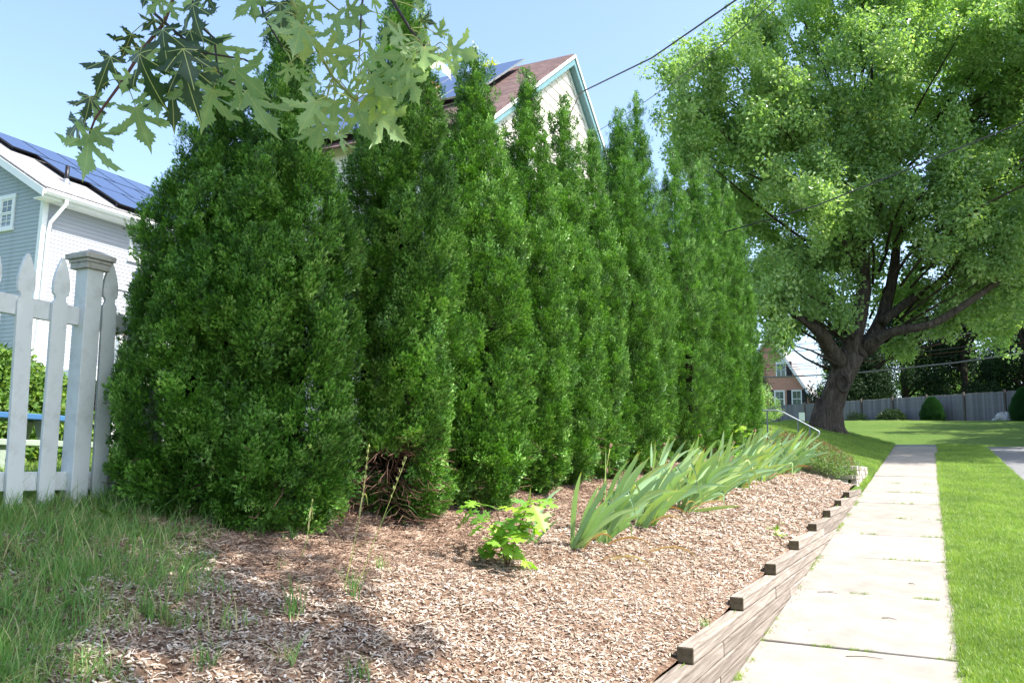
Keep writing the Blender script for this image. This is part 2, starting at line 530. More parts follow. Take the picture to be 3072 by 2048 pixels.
M_IRIS = m_iris()
M_IRISDEAD = mat_leafy('withered_iris_leaf', [(0, (.40, .20, .08)), (.6, (.55, .34, .18)), (1, (.62, .50, .34))], .2, .8, .1)
def m_mapleleaf(name, top, back, yellow, tr=.42):
    t = NT(name)
    uv = t.coord('UV')
    vein = None
    for ang in (0, 44, -44, 84, -84):
        a = radians(ang)
        d = (sin(a), cos(a), 0)
        dt = t.n('ShaderNodeVectorMath', operation='DOT_PRODUCT', ins={1: d}); t.l(uv, dt.inputs[0])
        cr = t.n('ShaderNodeVectorMath', operation='DOT_PRODUCT', ins={1: (cos(a), -sin(a), 0)}); t.l(uv, cr.inputs[0])
        ab = t.n('ShaderNodeMath', operation='ABSOLUTE'); t.l(cr.outputs['Value'], ab.inputs[0])
        lt = t.n('ShaderNodeMath', operation='LESS_THAN'); t.l(ab.outputs[0], lt.inputs[0]); lt.inputs[1].default_value = .0085
        gt = t.n('ShaderNodeMath', operation='GREATER_THAN'); t.l(dt.outputs['Value'], gt.inputs[0]); gt.inputs[1].default_value = 0.0
        mu = t.n('ShaderNodeMath', operation='MULTIPLY'); t.l(lt.outputs[0], mu.inputs[0]); t.l(gt.outputs[0], mu.inputs[1])
        if vein is None: vein = mu.outputs[0]
        else:
            mx = t.n('ShaderNodeMath', operation='MAXIMUM'); t.l(vein, mx.inputs[0]); t.l(mu.outputs[0], mx.inputs[1]); vein = mx.outputs[0]
    oi = t.n('ShaderNodeObjectInfo').outputs['Random']
    n = t.noise(3, 4, .6, uv)
    v = t.ramp(n, [(.3, (.82, .84, .8)), (.7, (1.15, 1.12, 1.15))])
    v2 = t.ramp(oi, [(0, (.85, .88, .9)), (1, (1.18, 1.12, 1.0))])
    v = t.mix(1.0, v, v2, 'MULTIPLY')
    bf = t.n('ShaderNodeNewGeometry').outputs['Backfacing']
    c = t.mix(bf, top, back)
    c = t.mix(1.0, c, v, 'MULTIPLY')
    spots = t.ramp(t.noise(14, 2, .5, uv), [(.72, (0, 0, 0)), (.76, (1, 1, 1))])
    c = t.mix(spots, c, (.20, .13, .06))
    c = t.mix(vein, c, (.42, .47, .16))
    tcol = t.mix(1.0, (.40, .60, .08) if yellow else (.30, .46, .12), v, 'MULTIPLY')
    return t.bsdf(c, .38, spec=.45, transl=tr if not yellow else .55, tcol=tcol)
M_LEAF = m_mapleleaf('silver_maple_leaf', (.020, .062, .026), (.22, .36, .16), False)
M_LEAFD = m_mapleleaf('shaded_maple_leaf', (.014, .048, .022), (.20, .30, .17), False, .10)  # darker, less translucent copy: shade put into the leaf colour
M_LEAFY = m_mapleleaf('sunlit_maple_leaf', (.10, .20, .03), (.30, .40, .16), True)  # brighter yellow-green copy: sunlight put into the leaf colour
M_OAK = mat_leafy('oak_leaf', [(0, (.13, .30, .06)), (.5, (.20, .40, .05)), (1, (.34, .50, .05))], .4, .4, .4)

# ================================================================ the setting
# ground with cut-outs (a little lower) under the sidewalk and the roads
xs = np.unique(np.concatenate([np.array([-220, -150, -100, -70, -50, -40, -32, -26, -22]), np.arange(-20, -5, .75), np.arange(-5, -1.3, .2),
     [-1.205, -1.165, -1.13, -1.10, -.6, 0, .10, .125, .5, .9, 1.3, 1.44, 1.47, 3, 5, 7, 7.97, 8.0, 9, 11, 14, 18, 24, 32, 45, 70, 110, 160, 220]]))
ys = np.unique(np.concatenate([np.array([-60, -40, -25, -15, -9, -5, -2]), np.arange(0, 18, .3), np.arange(18, 30.9, .8), [30.95, 31.05, 31.5, 33, 37.5, 37.98, 38.02],
     np.arange(39, 66, 1.5), [66, 70, 80, 95, 120, 160, 220, 320]]))
def gz(X, Y):
    Z = Hv(X, Y)
    Z = Z + np.where((X < -1.25), bumpy(X, Y), 0) + np.where((Y > 41), .05 * np.sin(X * .5) * np.sin(Y * .4), 0)
    walk = (X > -1.12) & (X < .11) & (Y < 31)
    road = (X > 1.46) & (X < 7.98) & (Y < 31)
    cross = (Y > 31) & (Y < 38)
    under = (X > -4.2) & (X < -1.2) & (Y > .4) & (Y < 15.2)
    Z = np.where(under, Z - .07, Z)
    return np.where(walk | road | cross, Z - .15, Z - np.where(X > -1.16, .01, 0))
ground = sheet('ground', xs, ys, gz, M_GROUND)
tag(ground, kind='structure')

# road at the right and the cross street behind the crest
rxs = np.array([1.40, 1.45, 1.7, 3, 5, 7, 8.0])
road = sheet('road', rxs, np.concatenate([np.arange(-60, 31.3, 1.0), [31.2]]), lambda X, Y: np.where(Y < 31.1, SL * np.minimum(Y, 31), SL * 31) - .035 - .012 * np.abs(X - 4.5) , M_ASPH)
tag(road, kind='structure')
cross = sheet('cross_street', np.arange(-120, 121, 6.0), np.array([31.2, 33, 36, 38.05]), lambda X, Y: np.full_like(X, SL * 31) - .06, M_ASPH)
tag(cross, kind='structure')

# sidewalk slabs
sidewalk = empty('sidewalk')
tag(sidewalk, kind='structure')
rng = random.Random(5)
joints = [-3.4, -1.85, -.25, 1.3, 2.85, 4.42, 6.02, 7.66, 9.36, 10.93, 12.42, 14.10, 15.72] + [15.72 + 1.57 * k for k in range(1, 10)]
for i in range(len(joints) - 1):
    y0, y1 = joints[i] + .006, joints[i + 1] - .006
    mb = MB()
    L = y1 - y0
    mb.box(-.615, .615, -L / 2, L / 2, -.10, 0)
    o = mb.build('slab', M_CONC, sidewalk, bevel=.008)
    o.location = (-.50 + rng.uniform(-.006, .006), (y0 + y1) / 2, SL * (y0 + y1) / 2 + .006 + rng.uniform(-.004, .004))
    o.rotation_euler = (math.atan(SL) + rng.uniform(-.002, .002), rng.uniform(-.003, .003), rng.uniform(-.002, .002))
mb = MB()
v = [(-1.12, 29.87, SL * 29.87 + .01), (.12, 29.87, SL * 29.87 + .01), (.35, 31.25, SL * 31.1), (-1.4, 31.25, SL * 31.1)]
mb.add(v, [(0, 1, 2, 3)])
o = mb.build('asphalt_apron', M_ASPH, sidewalk)

soil_m = plain('edge_soil', (.22, .155, .12), .95, spec=.05, var=.45, scale=14)
es = sheet('soil_edge', np.array([.108, .125, .15, .17]), np.arange(1.0, 30, .12), lambda X, Y: SL * Y + .004 + .004 * np.sin(Y * 9) - np.where(X > .15 + .012 * np.sin(Y * 4.3), .03, 0), soil_m)
tag(es, kind='structure')
# mulch bed
bxs = np.concatenate([np.arange(-4.35, -1.30, .06), [-1.26, -1.20]])
bys = np.arange(.2, 15.8, .07)
def mulch_z(X, Y):
    b = Hv(X, Y)
    edge = np.clip((X + 4.35) / .5, 0, 1) * np.clip((15.8 - Y) / .8, 0, 1)
    lump = .012 * np.sin(X * 9.1 + Y * 2) * np.sin(Y * 8.3) + .01 * np.sin(X * 23 + 2 * np.sin(Y * 11)) * np.sin(Y * 21)
    return b + bumpy(X, Y) + .035 * edge - .02 + lump * np.clip((-1.3 - X) / .3, 0, 1) - .012 * np.clip((X + 1.45) / .2, 0, 1)
mulch = sheet('mulch_bed', bxs, bys, mulch_z, M_MULCH)
tag(mulch, kind='structure')

# ---- timber retaining wall: horizontal courses that step up the hill
wall = empty('timber_retaining_wall', (-1.16, 4.3, 0))
tag(wall, 'low stepped retaining wall of weathered square timbers along the left edge of the sidewalk', 'retaining wall')
starts = [(-.9, .425), (.5, .51), (1.75, .595), (3.02, .68), (4.27, .765), (5.49, .852), (6.73, .940), (7.97, 1.025), (9.27, 1.105), (10.6, 1.19), (11.95, 1.268), (13.1, 1.352)]
courses = [(-4.0, .425 - .085 * k) for k in range(5, 0, -1)] + starts
TH = .0835
for k, (ys0, zt) in enumerate(courses):
    if k < 1: continue
    yend = min(15.3, (zt + .06) / SL) if zt < 1.15 else 15.3
    y = ys0
    first = True
    while y < yend - .15:
        L = min(2.44, yend - y)
        if first: L = min(L, 2.44 if k % 2 else 1.9)
        if yend - (y + L) < .5: L = yend - y
        off = rng.uniform(-.004, .004)
        mb = MB()
        mb.box(-.045, .045, 0, L - .006, -TH / 2, TH / 2 - .0015)
        me = mb.mesh('timber', M_TIMBER)
        me.materials.append(M_ENDG)
        for p in me.polygons:
            if abs(p.normal.y) > .9: p.material_index = 1
        o = link_obj('timber', me, wall, (off, y - 4.3, zt - TH / 2), (0, rng.uniform(-.01, .01), rng.uniform(-.001, .001)))
        b = o.modifiers.new('bevel', 'BEVEL'); b.width = .009; b.segments = 2
        y += L; first = False

# ---- low wall of small blocks past the timbers
bw = empty('block_retaining_wall', (-1.25, 15.7, 1.30))
tag(bw, 'low curved wall of small tan concrete blocks beside the sidewalk past the last timber', 'retaining wall')
blk = MB(); blk.box(-.055, .055, -.10, .10, -.037, .037)
blkm = blk.mesh('block', M_STONE)
TOPZ = .40
for row in range(6):
    z = TOPZ - row * .078
    for i in range(12):
        y = .10 + i * .212 + (.1 if row % 2 else 0)
        if z < SL * (15.7 + y) - 1.30 - .05: continue
        link_obj('block', blkm, bw, (rng.uniform(-.012, .012), y, z + rng.uniform(-.003, .003)), (0, 0, rng.uniform(-.05, .05)))
    for i in range(4):            # return facing down the hill, its foot climbing to the left
        if row > 4 - i: continue
        link_obj('block', blkm, bw, (-.12 - i * .212 - (.08 if row % 2 else 0), .0 + .03 * i + rng.uniform(-.012, .012), z), (0, 0, pi / 2 + .12 + rng.uniform(-.06, .06)))
for o in bw.children:
    b = o.modifiers.new('bevel', 'BEVEL'); b.width = .008; b.segments = 1

# ================================================================ houses
def strip_board(mb, p0, p1, nrm, h, t0=.016, t1=.004):
    """one clapboard from p0 to p1 (bottom edge), lapped outwards along nrm"""
    p0, p1, nrm = np.array(p0, float), np.array(p1, float), np.array(nrm, float)
    up = np.array([0, 0, h])
    v = []
    for p in (p0, p1):
        v += [p, p + nrm * t0, p + nrm * t1 + up, p + up]
    mb.add(v, [(0, 1, 2, 3), (7, 6, 5, 4), (1, 5, 6, 2), (0, 4, 5, 1), (3, 2, 6, 7), (0, 3, 7, 4)])

def window(parent, cx, cy, z0, z1, width, axis, name='window', nrm=1, grid=(2, 2), trim=.09, recess=.0):
    """double-hung window: frame, sashes, panes. axis 'x': lies in a plane x=const (width along y)."""
    w = empty(name, (0, 0, 0), parent)
    loc = Vector((cx, cy, 0)) - parent.location
    def bx(mb, a0, a1, z0_, z1_, d0, d1):
        zz0, zz1 = z0_ - parent.location.z, z1_ - parent.location.z
        if axis == 'x': mb.box(loc.x + min(d0 * nrm, d1 * nrm), loc.x + max(d0 * nrm, d1 * nrm), loc.y + a0, loc.y + a1, zz0, zz1)
        else: mb.box(loc.x + a0, loc.x + a1, loc.y + min(d0 * nrm, d1 * nrm), loc.y + max(d0 * nrm, d1 * nrm), zz0, zz1)
    hw = width / 2
    f = MB()
    bx(f, -hw - trim, -hw, z0, z1, .0, .045); bx(f, hw, hw + trim, z0, z1, .0, .045)
    bx(f, -hw - trim - .02, hw + trim + .02, z1 + .001, z1 + trim + .02, .0, .05)
    bx(f, -hw - trim - .03, hw + trim + .03, z0 - trim - .01, z0 - .001, .0, .065)
    f.build('frame', M_TRIM, w)
    zm = (z0 + z1) / 2
    for (a, b, d) in ((z0, zm, .0), (zm, z1, .012)):
        s = MB()
        e = .035
        bx(s, -hw + .002, -hw + e, a + .002, b - .002, .005 + d, .022 + d); bx(s, hw - e, hw - .002, a + .002, b - .002, .005 + d, .022 + d)
        bx(s, -hw + e + .001, hw - e - .001, a + .002, a + e, .005 + d, .022 + d); bx(s, -hw + e + .001, hw - e - .001, b - e, b - .002, .005 + d, .022 + d)
        for i in range(1, grid[0]):
            x = -hw + width * i / grid[0]
            bx(s, x - .008, x + .008, a + e + .001, b - e - .001, .006 + d, .019 + d)
        for i in range(1, grid[1]):
            z = a + (b - a) * i / grid[1]
            bx(s, -hw + e + .001, hw - e - .001, z - .008, z + .008, .0065 + d, .0185 + d)
        s.build('sash', M_TRIM, w)
        g = MB(); bx(g, -hw + .01, hw - .01, a + .01, b - .01, .001, .009 + d)
        g.build('pane', M_GLASS, w)
    return w

def roof_plane(mb, p, thick=.05):
    """a slab from four corner points (top surface)"""
    p = [np.array(q, float) for q in p]
    n = np.cross(p[1] - p[0], p[3] - p[0]); n /= np.linalg.norm(n)
    if n[2] < 0: n = -n
    v = p + [q - n * thick for q in p]
    mb.add(v, [(0, 1, 2, 3), (7, 6, 5, 4), (0, 4, 5, 1), (1, 5, 6, 2), (2, 6, 7, 3), (3, 7, 4, 0)])

# ---- grey house at the left: long wall x=-18.9 from y=12.08, ridge along y
GX, GY, GZ0, GE = -18.9, 12.08, 1.7, 8.10     # corner, ground, eave height
GL, GW = 13.0, 8.0                             # length along y, width along -x
SLOPE = .565
RX = GX - GW / 2
RZ = GE + SLOPE * GW / 2
gh = empty('grey_house', (GX, GY, GZ0))
tag(gh, 'pale grey clapboard house with rooftop solar panels behind the white picket fence', 'house')
def L3(x, y, z): return (x - GX, y - GY, z - GZ0)
mb = MB()
poly = [(-GW + .02, 0), (-.02, 0), (-.02, GE - GZ0), (-GW / 2, RZ - GZ0 - .05), (-GW + .02, GE - GZ0)]
mb.prism(poly, 1, .02, GL)
mb.build('wall', M_SIDING, gh)
# clapboards, long side
bh = .1
mbs = MB(); strip_board(mbs, (0, .10, 0), (0, GL, 0), (1, 0, 0), bh - .0005)
sm_long = mbs.mesh('siding_board', M_SIDING)
nb = int((GE - .02 - 3.2) / bh)
low = MB()
for k in range(nb):
    link_obj('siding_board', sm_long, gh, (0, 0, 3.2 - GZ0 + k * bh))
low.box(-.01, .005, .1, GL, 0, 3.2 - GZ0); low.build('foundation', M_SIDING, gh)
z = 3.2
while z < RZ - .25:
    hw = GW / 2 if z < GE else (RZ - z) / SLOPE - .12
    hw = min(hw, GW / 2 - .10)
    mbs = MB(); strip_board(mbs, (RX - hw - GX, 0, 0), (RX + hw - GX, 0, 0), (0, -1, 0), bh - .0005)
    me = mbs.mesh('siding_board', M_SIDINGG)
    link_obj('siding_board', me, gh, (0, 0, z - GZ0))
    z += bh
# corner boards
mb = MB(); mb.box(-.10, .03, -.03, .10, .2, GE - GZ0 - .02); mb.build('corner_board', M_TRIM, gh)
# roof
mb = MB()
ov, ro = .40, .30
ez = GE - SLOPE * ov + .14
roof_plane(mb, [L3(GX + ov, GY - ro, ez), L3(GX + ov, GY + GL + ro, ez), L3(RX, GY + GL + ro, RZ + .14), L3(RX, GY - ro, RZ + .14)], .05)
roof_plane(mb, [L3(GX - GW - ov, GY - ro, ez), L3(GX - GW - ov, GY + GL + ro, ez), L3(RX - .001, GY + GL + ro, RZ + .14), L3(RX - .001, GY - ro, RZ + .14)], .05)
roof = mb.build('roof', M_SH_GREY, gh)
# rake boards, fascia, soffit, gutter, downspout
mb = MB()
for s in (1, -1):
    a = np.array(L3(RX, GY - ro - .02, RZ + .08)); b = np.array(L3(RX + s * (GW / 2 + ov), GY - ro - .02, ez - .06))
    v = [a, b, b + [0, 0, -.20], a + [0, 0, -.20]]
    v = v + [q + np.array([0, .03, 0]) for q in v]
    mb.add(v, [(0, 1, 2, 3), (7, 6, 5, 4), (0, 4, 5, 1), (1, 5, 6, 2), (2, 6, 7, 3), (3, 7, 4, 0)])
mb.build('rake_board', M_TRIM, gh)
mb = MB(); mb.box(.0, ov - .03, -ro + .02, GL + ro, ez - GZ0 - .26, ez - GZ0 - .235); mb.build('soffit', M_TRIM, gh)
mb = MB(); mb.box(ov - .03, ov - .005, -ro + .02, GL + ro, ez - GZ0 - .26, ez - GZ0 - .06); mb.build('fascia', M_TRIM, gh)
mb = MB()
gp = [(ov - .002, 0), (ov + .09, 0), (ov + .13, .06), (ov + .12, .12), (ov + .10, .12), (ov + .105, .06), (ov + .085, .012), (ov + .01, .012), (ov + .01, .12), (ov - .002, .12)]
mb.prism([(x, zz + ez - GZ0 - .20) for x, zz in gp], 1, -ro, GL + ro)
mb.build('gutter', M_TRIM, gh)
mb = MB()
mb.tube([(ov + .06, .25, ez - GZ0 - .2), (ov + .06, .25, ez - GZ0 - .3), (.10, .13, ez - GZ0 - .75), (.085, .12, ez - GZ0 - 1.0), (.085, .12, .3)], .045, 8)
mb.build('downspout', M_TRIM, gh, smooth=True)
mb = MB(); mb.tube([(-.75, 1.0, ez - GZ0 + .5), (-.75, 1.0, ez - GZ0 + 1.1)], .055, 10); mb.build('vent_pipe', M_FRAMEBLK, gh, smooth=True)
mb = MB(); mb.tube([(-.75, 1.0, ez - GZ0 + .52), (-.75, 1.0, ez - GZ0 + .75)], [.14, .06], 10); mb.build('vent_flashing', M_SILVER, gh, smooth=True)
window(gh, GX, 15.02, 6.95, 7.82, .86, 'x', nrm=1)
window(gh, GX, 20.0, 6.95, 7.82, .86, 'x', nrm=1)
window(gh, GX, 20.0, 4.2, 5.6, .9, 'x', nrm=1)
window(gh, -20.32, GY, 7.27, 8.00, .44, 'y', nrm=-1)
window(gh, -20.62, GY, 4.3, 5.5, .8, 'y', nrm=-1)
# solar panels on the street-side slope: portrait and landscape rows above a stepped lower edge
sl = math.atan(SLOPE)
pw, ph = 1.02, 1.66
def panel(parent, u, t, du=pw, dt=ph):
    """u along y from the gable, t up the slope from the eave"""
    mb = MB(); mb.box(-dt / 2 + .012, dt / 2 - .012, -du / 2 + .012, du / 2 - .012, 0, .035)
    x = GX + ov - (t + dt / 2) * cos(sl); zz = ez + (t + dt / 2) * sin(sl)
    o = mb.build('solar_panel', M_SOLAR, parent)
    o.location = (x - GX + .10 * sin(sl), GY + u + du / 2 - GY, zz - GZ0 + .10 * cos(sl))
    o.rotation_euler = (0, sl, 0)
    fr = MB()
    a, b = dt / 2 - .002, du / 2 - .002
    for q in ((-a, -a + .014, -b, b), (a - .014, a, -b, b), (-a + .014, a - .014, -b, -b + .014), (-a + .014, a - .014, b - .014, b)):
        fr.box(q[0], q[1], q[2], q[3], -.01, .038)
    f = fr.build('panel_frame', M_FRAMEBLK, o)
tmax = (GW / 2 + ov) / cos(sl)
for r in range(3):
    for c in range(11):
        t0 = tmax - .12 - (3 - r) * 1.62 + .01
        u0 = .55 + (2 - r) * .62 + c * 1.04
        if t0 < .12: t0 = .12
        if u0 + 1 < GL: panel(gh, u0, t0, pw, 1.58)
mb = MB()
for u, t in ((1.75, .16), (4, .16), (7, .16)):
    x = GX + ov - t * cos(sl); zz = ez + t * sin(sl)
    mb.box(x - GX - .03, x - GX + .0, u, u + 2.0, zz - GZ0 + .03, zz - GZ0 + .12)
mb.build('array_skirt', M_FRAMEBLK, gh)
# thin white conduit on the long wall
mb = MB(); mb.tube([(.03, 1.95, 3.0), (.03, 1.95, 4.35), (.03, 2.8, 4.35)], .018, 6); mb.build('conduit', M_TRIM, gh, smooth=True)

# ---- deck with white balusters, at the back of the grey house
dk = empty('raised_deck', (-16.0, 11.2, 1.75))
tag(dk, 'raised deck with white balusters and brown stair rail seen between the fence pickets', 'deck')
M_REDWOOD = plain('red_brown_deck_wood', (.33, .15, .10), .7)
M_DARK = plain('dark_shade_under_deck', (.03, .03, .03), .9)  # near-black colour holding the shade below the deck floor
mb = MB(); mb.box(-2.8, 0, 0, 3.8, 1.55, 1.72); mb.build('floor', M_TRIM, dk)
mb = MB(); mb.box(-.05, .04, 0, 3.8, 2.62, 2.70); mb.build('handrail', M_REDWOOD, dk)
mb = MB(); mb.box(-.02, .02, 0, 3.8, 1.80, 1.86); mb.build('bottom_rail', M_TRIM, dk)
bal = MB(); bal.box(-.02, .02, -.02, .02, 0, .75); balm = bal.mesh('baluster', M_TRIM)
for i in range(26): link_obj('baluster', balm, dk, (0, .08 + i * .145, 1.87))
bal2 = MB(); bal2.box(-.05, .05, -.05, .05, 0, 2.75); pm = bal2.mesh('post', M_TRIM)
for y in (0.0, 1.0, 2.3, 3.8): link_obj('post', pm, dk, (.08, y, .0))
mb = MB()
for k in range(6): mb.box(.15 + .27 * k, .15 + .27 * k + .28, 2.4, 3.3, 1.5 - .25 * k, 1.54 - .25 * k)
mb.build('stair_tread', M_REDWOOD, dk)
mb = MB(); mb.tube([(.15, 2.35, 2.45), (1.9, 2.35, .95)], .05, 4); mb.build('stair_rail', M_REDWOOD, dk)
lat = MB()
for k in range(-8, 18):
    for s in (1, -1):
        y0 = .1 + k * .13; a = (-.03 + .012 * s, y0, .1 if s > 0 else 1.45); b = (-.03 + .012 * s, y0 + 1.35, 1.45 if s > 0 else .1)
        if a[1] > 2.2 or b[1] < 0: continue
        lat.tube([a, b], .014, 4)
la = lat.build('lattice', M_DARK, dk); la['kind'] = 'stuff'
mb = MB(); mb.box(-2.8, -2.75, 0, 3.8, .1, 1.5); mb.build('under_deck_shade', M_DARK, dk)  # added dark sheet standing in for the shade under the deck

# ---- white house beyond the hedge: gable faces the street, ridge along -x
WX, WYP, WZP = -8.0, 18.67, 12.17
WS = .785
WH = 4.1                       # half width
WE = WZP - WS * WH             # eave height
wh = empty('white_house', (WX, WYP, 2.2))
tag(wh, 'cream white gabled house with blue trim and solar panels rising behind the evergreen row', 'house')
DEP = 6.6
mb = MB()
mb.prism([(-WH + .02, 0), (WH - .02, 0), (WH - .02, WE - 2.2), (0, WZP - 2.2 - .06), (-WH + .02, WE - 2.2)], 0, -DEP, -.03)
mb.build('wall', M_CREAM, wh)
z = WE - 1.9
while z < WZP - .35:
    hw = min(WH - .02, (WZP - .1 - z) / WS - .16)
    mbs = MB(); strip_board(mbs, (-.03, -hw, 0), (-.03, hw, 0), (1, 0, 0), .262, .026, .004)
    link_obj('siding_board', mbs.mesh('siding_board', M_CREAM), wh, (0, 0, z - 2.2))
    z += .2625
mb = MB(); mb.box(-.03, -.012, -WH, WH, .2, WE - 1.9 - 2.2); mb.build('lower_siding', M_CREAM, wh)
mb = MB()
ro2 = .17
for s in (-1, 1):
    e = WH + .35
    roof_plane(mb, [(ro2, s * e, WE - WS * .35 + .10 - 2.2), (-DEP - .2, s * e, WE - WS * .35 + .10 - 2.2), (-DEP - .2, s * .001, WZP + .10 - 2.2), (ro2, s * .001, WZP + .10 - 2.2)], .06)
mb.build('roof', M_SH_BROWN, wh)
# scalloped edge board + blue rake boards
for s in (-1, 1):
    e = WH + .35
    a = np.array([0, 0, WZP + .04 - 2.2]); b = np.array([0, s * e, WE - WS * .35 + .04 - 2.2])
    mb = MB()
    v = [a + [ro2 + .0, 0, 0], b + [ro2, 0, 0], b + [ro2, 0, -.20], a + [ro2, 0, -.25]]
    v = v + [q + np.array([.03, 0, 0]) for q in v]
    mb.add(v, [(0, 1, 2, 3), (7, 6, 5, 4), (0, 4, 5, 1), (1, 5, 6, 2), (2, 6, 7, 3), (3, 7, 4, 0)])
    mb.build('rake_board', M_TEAL, wh)
    mb = MB()
    v = [a + [ro2 + .04, 0, .03], b + [ro2 + .04, 0, .03], b + [ro2 + .04, 0, -.06], a + [ro2 + .04, 0, -.06]]
    v = v + [q + np.array([.025, 0, 0]) for q in v]
    mb.add(v, [(0, 1, 2, 3), (7, 6, 5, 4), (0, 4, 5, 1), (1, 5, 6, 2), (2, 6, 7, 3), (3, 7, 4, 0)])
    mb.build('drip_edge', M_TRIM, wh)
    mb = MB()          # blue soffit between the rake board and the wall
    v = [a + [0, 0, -.20], b + [0, 0, -.20], b + [ro2, 0, -.20], a + [ro2, 0, -.20]]
    v = v + [q + np.array([0, 0, .02]) for q in v]
    mb.add(v, [(0, 1, 2, 3), (7, 6, 5, 4), (0, 4, 5, 1), (1, 5, 6, 2), (2, 6, 7, 3), (3, 7, 4, 0)])
    mb.build('soffit', M_TEAL, wh)
    sc_ = MB(); n = 22
    for k in range(n):
        t0, t1 = k / n, (k + 1) / n
        p, q = a + (b - a) * t0, a + (b - a) * t1
        c = (p + q) / 2
        pts = [(p[1], p[2] - .22), (p[1], p[2] - .32), ((p[1] * .7 + c[1] * .3), p[2] * .7 + c[2] * .3 - .37), (c[1], c[2] - .39), ((q[1] * .7 + c[1] * .3), q[2] * .7 + c[2] * .3 - .37), (q[1], q[2] - .32), (q[1], q[2] - .22)]
        if s < 0: pts = pts[::-1]
        sc_.prism(pts, 0, -.004, .012)
    so = sc_.build('scalloped_trim', M_TRIM, wh); so['kind'] = 'stuff'
window(wh, WX, WYP + .12, 8.75, 9.75, .62, 'x', nrm=1, grid=(1, 1), trim=.10)
window(wh, WX, WYP - 2.6, 7.2, 8.6, .8, 'x', nrm=1, grid=(1, 1), trim=.10)
# chimney
mb = MB(); mb.box(-2.7, -2.2, -3.2, -2.7, 5.5, 8.5); mb.build('chimney', M_BRICK, wh)
# solar panels on the slope facing the viewer
ws = math.atan(WS)
def wpanel(t, d, dt=1.66, du=1.02):
    """t down the slope from the ridge, d back from the gable"""
    mb = MB(); mb.box(-du / 2 + .012, du / 2 - .012, -dt / 2 + .012, dt / 2 - .012, 0, .035)
    o = mb.build('solar_panel', M_SOLAR, wh)
    tt = t + dt / 2
    o.location = (-d - du / 2, -tt * cos(ws) - .17 * sin(ws), WZP + .10 - 2.2 - tt * sin(ws) + .17 * cos(ws))
    o.rotation_euler = (ws, 0, 0)
    fr = MB(); a, b = du / 2 - .002, dt / 2 - .002
    for q in ((-a, a, -b, -b + .014), (-a, a, b - .014, b), (-a, -a + .014, -b + .014, b - .014), (a - .014, a, -b + .014, b - .014)):
        fr.box(q[0], q[1], q[2], q[3], -.01, .038)
    fr.build('panel_frame', M_SILVER, o)
for r, (t, d0, n) in enumerate(((.35, 1.05, 5), (2.03, 1.05, 5), (3.71, 3.0, 3))):
    for c in range(n): wpanel(t, d0 + c * 1.04)
mb = MB(); mb.tube([(-1.0, -2.55, WZP - 2.2 - 2.0 + .12), (-2.6, -2.9, WZP - 2.2 - 2.35 + .15)], .03, 6); mb.build('conduit', M_TRIM, wh)

# ---- brick house far up the street, seen past the hedge
BX, BY, BP = -13.0, 78.0, 14.0
bh_ = empty('brick_house', (BX, BY, 6.0))
tag(bh_, 'red brick house with arched attic window and white chimney beyond the grey board fence', 'house')
mb = MB()
mb.prism([(-3.4, 0), (3.4, 0), (3.4, 2.4), (0, 8.0), (-3.4, 2.4)], 1, 0, 9)
mb.build('wall', M_BRICK, bh_)
mb = MB()
for s in (-1, 1):
    roof_plane(mb, [(s * 3.7, -.3, 2.05), (s * 3.7, 9.3, 2.05), (s * .001, 9.3, 8.15), (s * .001, -.3, 8.15)], .14)
mb.build('roof', M_SH_GREY, bh_)
mb = MB()
for s in (-1, 1):
    a = np.array([0, -.33, 8.1]); b = np.array([s * 3.7, -.33, 2.0])
    v = [a, b, b + [0, 0, -.34], a + [0, 0, -.42]]
    v = v + [q + np.array([0, .05, 0]) for q in v]
    mb.add(v, [(0, 1, 2, 3), (7, 6, 5, 4), (0, 4, 5, 1), (1, 5, 6, 2), (2, 6, 7, 3), (3, 7, 4, 0)])
mb.build('rake_board', M_TRIM, bh_)
mb = MB(); mb.box(-.35, .75, .5, 1.4, 7.0, 9.0); mb.build('chimney', M_CREAM, bh_)
def arched(x, z0, w, h):
    pts = [(x - w / 2, z0), (x + w / 2, z0), (x + w / 2, z0 + h)] + [(x + w / 2 * cos(a), z0 + h + w / 2 * sin(a)) for a in np.linspace(.2, pi - .2, 9)] + [(x - w / 2, z0 + h)]
    wd = empty('window', (0, 0, 0), bh_)
    mb = MB(); mb.prism(pts, 1, -.06, -.001); mb.build('frame', M_TRIM, wd)
    mb = MB(); mb.box(x - w / 2 + .1, x - .04, -.08, -.061, z0 + .1, z0 + h / 2); mb.box(x + .04, x + w / 2 - .1, -.08, -.061, z0 + .1, z0 + h / 2)
    mb.box(x - w / 2 + .1, x - .04, -.08, -.061, z0 + h / 2 + .1, z0 + h); mb.box(x + .04, x + w / 2 - .1, -.08, -.061, z0 + h / 2 + .1, z0 + h); mb.build('pane', M_GLASS, wd)
arched(1.0, 4.0, .9, 1.2)
mb = MB(); mb.box(1.5, 1.95, -.06, -.001, 4.0, 5.4); mb.build('shutter', M_FRAMEBLK, bh_)
window(bh_, BX + 2.3, BY, 7.3, 8.7, .75, 'y', nrm=-1, grid=(2, 1))
window(bh_, BX + .8, BY, 7.3, 8.7, .75, 'y', nrm=-1, grid=(2, 1))
for x in (1.65, 2.95, .1): 
    mb = MB(); mb.box(x - .2, x + .2, -.06, -.001, 1.2, 2.8); mb.build('shutter', M_FRAMEBLK, bh_)

